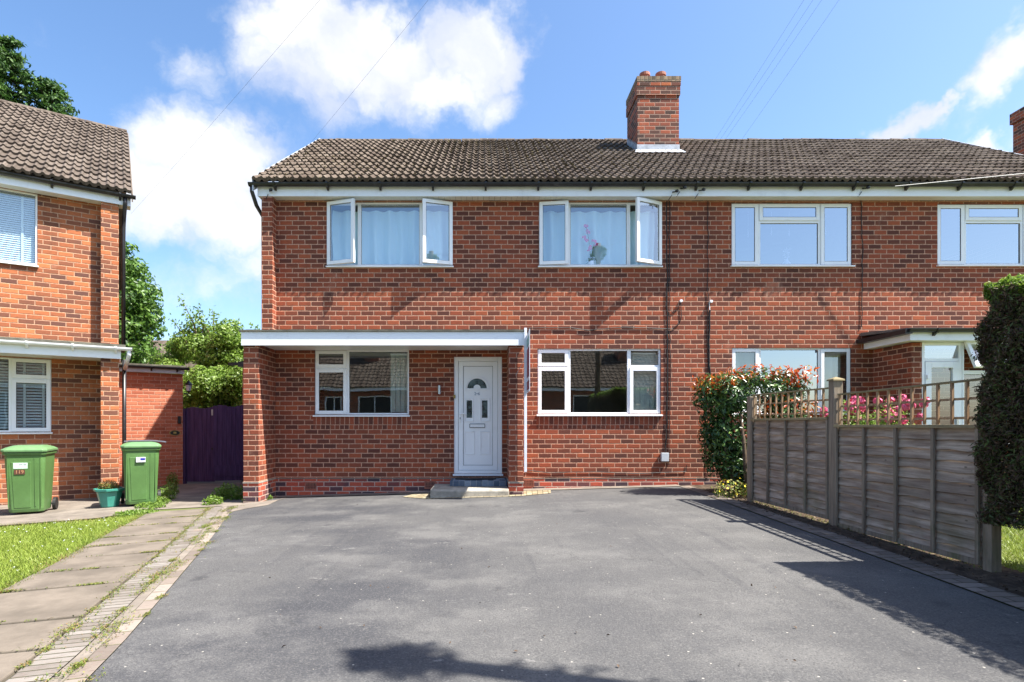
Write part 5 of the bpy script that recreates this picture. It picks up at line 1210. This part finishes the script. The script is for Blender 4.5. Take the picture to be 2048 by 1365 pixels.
# tall conifer
def conifer(label, base, H_, R_, n, size):
    t_ = thing('conifer', label, 'tree', base); P = []; Nn = []; b = MB(); b.tube([(0, 0, 0), (0, 0, H_ * .6), (0, 0, H_ * .94)], [.35, .2, .02], 8)
    lev = 34
    for i in range(lev):
        z = H_ * (.12 + .88 * i / lev); R2 = R_ * (1 - (i / lev)) ** .75 + .35
        for k in range(9):
            q = random.uniform(0, 6.283); L_ = R2 * random.uniform(.7, 1.12); tip = Vector((math.cos(q) * L_, math.sin(q) * L_, z + L_ * .18 - random.uniform(0, .5)))
            b.tube([(0, 0, z - .1 * L_), tip * .6 + Vector((0, 0, z * .4 - .15)), tip], [.04, .025, .006], 4, False)
            m_ = max(8, int(n / (lev * 9))); s_ = rng.random(m_) ** .7
            pt = np.array([0, 0, z - .1 * L_])[None] * (1 - s_[:, None]) + np.array(tip)[None] * s_[:, None]
            sp = .05 + .20 * (1 - s_) * L_ * .5 + .06
            pt = pt + rng.normal(size=(m_, 3)) * sp[:, None] * [1, 1, .55]; P.append(pt); Nn.append(rng.normal(size=(m_, 3)) + [0, 0, .7])
    b.build('trunk', 'bark_dark', t_)
    leaf_object('crown', np.concatenate(P), np.concatenate(Nn), rng.uniform(size * .6, size * 1.3, sum(len(p) for p in P)), 'leaf_conifer', t_, .38, .12); return t_
conifer('dark green conifer towering behind the left house roof', (-20.4, 24, -.3), 18.3, 3.9, 30000, .24)
conifer('lower dark conifer beside the tall one, just over the roof ridge', (-19.1, 25, -.3), 17.0, 3.6, 17000, .24)
# far houses and chimney
fh = thing('distant_house', 'distant brick house with white window frames showing between the tree and outhouse roof', 'house', (-29.0, 46, 0), author='world')
MB().box(-33, -25.2, 46, 53, -.5, 5.7).build('wall', 'brick_new', fh); 
MB().prism_x([(45.6, 5.7), (49.5, 8.6), (53.4, 5.7)], -33.3, -24.9).build('roof', 'tiles', fh)
for k in range(4):
    xk = -32.3 + k * 1.85; wn_ = MB().ring(xk, xk + 1.2, 4.0, 5.2, .12, 45.9, 46.02).build('window', 'upvc', fh); MB().box(xk + .12, xk + 1.08, 45.95, 45.99, 4.12, 5.08).build('pane', 'dark_rubber', wn_)
nh = thing('neighbouring_house', 'brick house at the far right edge showing only its chimney and white verge', 'house', (17.5, 14.6, .2), author='world')
MB().box(13.6, 22, 14.3, 22.5, -.5, 5.4).add([(13.6, 14.3, 5.4), (22, 14.3, 5.4), (17.8, 14.3, 8.3)], [(0, 1, 2)]).build('wall', 'brick', nh)
rf = MB()
rf.add([(13.2, 14.0, 5.15), (17.8, 14.0, 8.5), (17.8, 22.8, 8.5), (13.2, 22.8, 5.15)], [(0, 1, 2, 3)]); rf.add([(22.4, 14.0, 5.15), (17.8, 14.0, 8.5), (17.8, 22.8, 8.5), (22.4, 22.8, 5.15)], [(3, 2, 1, 0)]); rf.build('roof', 'tiles', nh)
MB().add([(13.15, 13.98, 4.95), (17.8, 13.98, 8.32), (17.8, 13.98, 8.52), (13.15, 13.98, 5.17), (13.15, 13.95, 4.95), (17.8, 13.95, 8.32), (17.8, 13.95, 8.52), (13.15, 13.95, 5.17)], [(0, 1, 2, 3), (7, 6, 5, 4), (3, 2, 6, 7), (0, 4, 5, 1)]).build('barge_board', 'white_paint', nh)
cz_ = pz(228, 15.9); XC = pxx(2026, 15.9); nc = MB().box(XC, XC + 1.0, 15, 15.9, 4.5, cz_ - .3).build('chimney', 'brick_chimney', nh)
MB().box(XC - .05, XC + 1.05, 14.95, 15.95, cz_ - .3, cz_).build('corbel', 'brick_chimney', nc)
MB().lathe([(.13, cz_), (.12, cz_ + .3), (.10, cz_ + .3), (.1, cz_)], XC + .3, 15.4, 12).build('chimney_pot', 'terracotta', nc)
# background trees beyond the houses
k_ = 0
for X, Y, h_, r_ in ((-3, 42, 7, 3.2), (6, 46, 7, 3.4), (14, 40, 6.5, 3), (-15, 48, 5.5, 3.5), (24, 34, 7, 3.5), (-38, 50, 6, 4)):
    labs = ('round tree hidden behind the left half of the roof', 'round tree hidden behind the chimney', 'round tree hidden behind the right half of the roof', 'far round tree beyond the fruit tree', 'tree behind the house at the far right', 'far tree beyond the left house')
    tree('garden_tree', labs[k_], (X, Y, -.3), [(X, Y, h_ * .62, r_, r_, h_ * .36)], 22, 3000, .4, 'leaf_tree', .7, 1.2, h_ * .7, .2, group='trees behind the houses', k=5); k_ += 1

# ------------------------------------------------------------------ houses across the road (seen in the window glass)
for i, (xa, xb, ck) in enumerate(((-10.5, -1.5, -7.0), (1.0, 12.5, 9.0))):
    o_ = thing('bungalow', ('low brick bungalow with a chimney, opposite the left windows across the road', 'low brick bungalow opposite the right windows across the road')[i], 'house', ((xa + xb) / 2, -13, 0), math.pi, group='bungalows across the road')
    wd = (xb - xa) / 2
    MB().wall(-wd, wd, -.3, 3.3, 0, [(-wd + 1, -wd + 2.6, 1.0, 2.9), (-.6, 1.4, 1.0, 2.9), (wd - 2.2, wd - 1.2, .1, 2.9)], .1).build('wall', 'brick', o_)
    MB().box(-wd, wd, .12, 6, -.3, 3.2).build('room_shade_box', 'dark_rubber', o_)  # near-black box behind the openings, colour standing in for shaded rooms
    for (c_, d_, e, f_) in ((-wd + 1, -wd + 2.6, 1.0, 2.9), (-.6, 1.4, 1.0, 2.9), (wd - 2.2, wd - 1.2, .1, 2.9)):
        MB().ring(c_, d_, e, f_, .07, .03, .09).box((c_ + d_) / 2 - .03, (c_ + d_) / 2 + .03, .03, .09, e, f_).build('window', 'upvc', o_)
    tile_roof('roof', o_, -wd - .3, wd + .3, -.4, 3.4, 3.6, 6.1, 13, 'tiles', roll=.27)
    MB().add([(-wd - .3, 3.6, 6.1), (wd + .3, 3.6, 6.1), (wd + .3, 7.6, 3.4), (-wd - .3, 7.6, 3.4)], [(0, 1, 2, 3)]).build('rear_roof', 'tiles', o_)
    MB().box(-wd - .2, wd + .2, -.32, -.28, 3.2, 3.38).build('fascia', 'white_paint', o_)
    cx_ = (xa + xb) / 2 - ck; MB().box(cx_ - .45, cx_ + .45, 2.2, 3.1, 4.5, 7.0).build('chimney', 'brick_chimney', o_)

# ------------------------------------------------------------------ grass, weeds
def blades(name, XY, hmin, hmax, wd, mat, zoff=0.0, lean=.5):
    n = len(XY); Z = np.array([gz(x, y) for x, y in XY]) + zoff; P = np.column_stack([XY, Z]); q = rng.random(n) * 6.283
    A = np.stack([np.cos(q), np.sin(q), np.zeros(n)], 1) * wd / 2; h = rng.uniform(hmin, hmax, n)[:, None]; Ld = rng.normal(size=(n, 3)) * [1, 1, 0] * lean * h
    V = np.empty((n, 3, 3)); V[:, 0] = P - A; V[:, 1] = P + A; V[:, 2] = P + Ld + h * [0, 0, 1]
    me = bpy.data.meshes.new(name); me.vertices.add(3 * n); me.vertices.foreach_set('co', V.reshape(-1)); me.loops.add(3 * n); me.loops.foreach_set('vertex_index', np.arange(3 * n, dtype=np.int32))
    me.polygons.add(n); me.polygons.foreach_set('loop_start', np.arange(0, 3 * n, 3, dtype=np.int32)); me.polygons.foreach_set('loop_total', np.full(n, 3, np.int32)); me.update(calc_edges=True)
    me.materials.append(MATS[mat]); o = bpy.data.objects.new(name, me); C.objects.link(o); return o
def inpoly(P, poly):
    x, y = P[:, 0], P[:, 1]; c_ = np.zeros(len(P), bool); n = len(poly)
    for i in range(n):
        x1, y1 = poly[i]; x2, y2 = poly[(i + 1) % n]
        c_ ^= ((y1 > y) != (y2 > y)) & (x < (x2 - x1) * (y - y1) / ((y2 - y1) + 1e-12) + x1)
    return c_
lawn = [p for p in s5 if p[1] > 1.5] + [(-5.1, 8.35)] + [gp(191, 1043), gp(0, 1058), gp(-120, 1064), (-9.5, 6.2), (-6, 1.6)]
R_ = rng.random((300000, 2)) * [6.0, 8.0] + [-9.6, 1.2]; R_ = R_[inpoly(R_, lawn)]
vis = (R_[:, 0] / R_[:, 1] > -.95); R_ = R_[vis][:75000]
tag(blades('lawn_grass', R_, .018, .048, .009, 'blade'), 'short bright green lawn with daisies beside the slab path', 'grass', kind='stuff')
dz_ = R_[rng.choice(len(R_), 75)]; P = np.column_stack([dz_, [gz(x, y) + .05 for x, y in dz_]])
tag(leaf_object('daisies', np.repeat(P, 3, 0) + rng.normal(size=(225, 3)) * .004, np.tile([0, 0, 1], (225, 1)) + rng.normal(size=(225, 3)) * .2, .014, 'board_white', None, .8, 0), 'tiny white daisies dotted over the lawn', 'flowers', kind='stuff')
# straw-dry edge of the lawn
def along(P, n, spread, t0=0, t1=1):
    TOTL = sum(math.dist(P[i], P[i - 1]) for i in range(1, len(P))); out = []
    for _ in range(n):
        p = atlen(P, TOTL * random.uniform(t0, t1)); out.append((p.x + random.gauss(0, spread), p.y + random.gauss(0, spread)))
    return np.array(out)
tag(blades('lawn_edge_grass', np.concatenate([along(s5, 5000, .035), along([gp(-20, 1057), gp(191, 1042), gp(290, 1030)], 1500, .035)]), .015, .05, .008, 'weed', .005, .8), 'dry tufted grass along the lawn edge', 'grass', kind='stuff')
wj = []
for a, c_ in joints:
    if random.random() < .85:
        for _ in range(random.choice([2, 3, 4])):
            t0 = random.random(); ln = random.uniform(.05, .28); m_ = int(260 * ln) + 30
            for _ in range(m_): p = a.lerp(c_, min(1, max(0, t0 + random.uniform(-ln, ln) / 2))); wj.append((p.x + random.gauss(0, .010), p.y + random.gauss(0, .014)))
    for _ in range(30): p = a.lerp(c_, random.random()); wj.append((p.x + random.gauss(0, .005), p.y + random.gauss(0, .008)))
for P_, k in ((s2, 34), (s1, 24), (base_l, 18), (s3, 46)):
    TL = sum(math.dist(P_[i], P_[i - 1]) for i in range(1, len(P_)))
    for _ in range(k):
        p = atlen(P_, random.uniform(3.5, TL)); ln = random.uniform(.02, .10)
        for _ in range(random.randint(25, 90)): wj.append((p.x + random.gauss(0, ln * .4) , p.y + random.gauss(0, ln)))
WJ = np.array(wj)
tag(blades('path_weeds', WJ, .004, .014, .007, 'weed', .022, 1.3), 'grass and moss growing in the joints of the slab path and block edging', 'weeds', kind='stuff')
sel = WJ[rng.choice(len(WJ), min(5000, len(WJ)))]; Z = np.array([gz(x, y) + .030 for x, y in sel])
tag(leaf_object('path_moss', np.column_stack([sel, Z]), np.tile([0, 0, 1], (len(sel), 1)) + rng.normal(size=(len(sel), 3)) * .5, .012, 'weed', None, .7, .1), 'flat leafy weeds in the path joints', 'weeds', kind='stuff')
# weeds: by the bin and at the pillar foot, leafy
cls = []
for px_, py_, r_, h_ in ((340, 990, .16, .16), (330, 1000, .2, .14), (315, 1010, .2, .10), (345, 975, .12, .22), (300, 1018, .22, .07), (440, 1002, .16, .16), (455, 998, .18, .20), (475, 1000, .16, .18), (425, 1010, .16, .10), (492, 1006, .08, .07), (540, 1000, .05, .05), (280, 1030, .25, .05), (255, 1032, .2, .05)):
    x, y = gp(px_, py_); cls.append((x, y, gz(x, y) + h_ * .5, r_, r_, h_))
P, Nn = clump_points(cls, 6500, .2, 1.05); P = P[[p[2] > gz(p[0], p[1]) + .01 for p in P]]; 
tag(leaf_object('leafy_weeds', P, rng.normal(size=P.shape) + [0, 0, .8], rng.uniform(.025, .06, len(P)), 'leaf_bush', None, .5, .12), 'leafy weeds around the right bin and at the foot of the left pillar', 'weeds', kind='stuff')
fb = np.array([(x, y) for x, y in along([(3.84, 8.0), (3.9, 6.2), (3.95, 4.4)], 700, .03)])
tag(blades('fence_foot_grass', fb, .01, .045, .008, 'weed', 0, .7), 'sparse weeds and moss under the fence', 'weeds', kind='stuff')
ng = rng.random((26000, 2)) * [3.0, 4.6] + [4.12, 3.0]; tag(blades('garden_grass', ng, .03, .07, .009, 'blade'), 'sunlit grass beyond the fence and under the hedge', 'grass', kind='stuff')
# dead leaves and chips on the drive
dl = np.array([gp(random.uniform(430, 1700), random.uniform(1000, 1350)) for _ in range(46)]); Pd = np.column_stack([dl, [gz(x, y) + .02 for x, y in dl]])
tag(leaf_object('fallen_leaves', Pd, np.tile([0, 0, 1], (46, 1)) + rng.normal(size=(46, 3)) * .4, rng.uniform(.012, .03, 46), 'bark', None, .6, .2), 'a few small dry leaves and crumbs scattered on the asphalt', 'leaves', kind='stuff')
bedl = np.array([(3.55 + random.random() * .45, random.uniform(1.5, 9)) for _ in range(700)]); Pd = np.column_stack([bedl, [gz(x, y) + .02 for x, y in bedl]])
tag(leaf_object('leaf_litter', Pd, np.tile([0, 0, 1], (700, 1)) + rng.normal(size=(700, 3)) * .5, rng.uniform(.015, .04, 700), 'bark', None, .6, .2), 'brown leaf litter on the soil below the fence', 'leaves', kind='stuff')
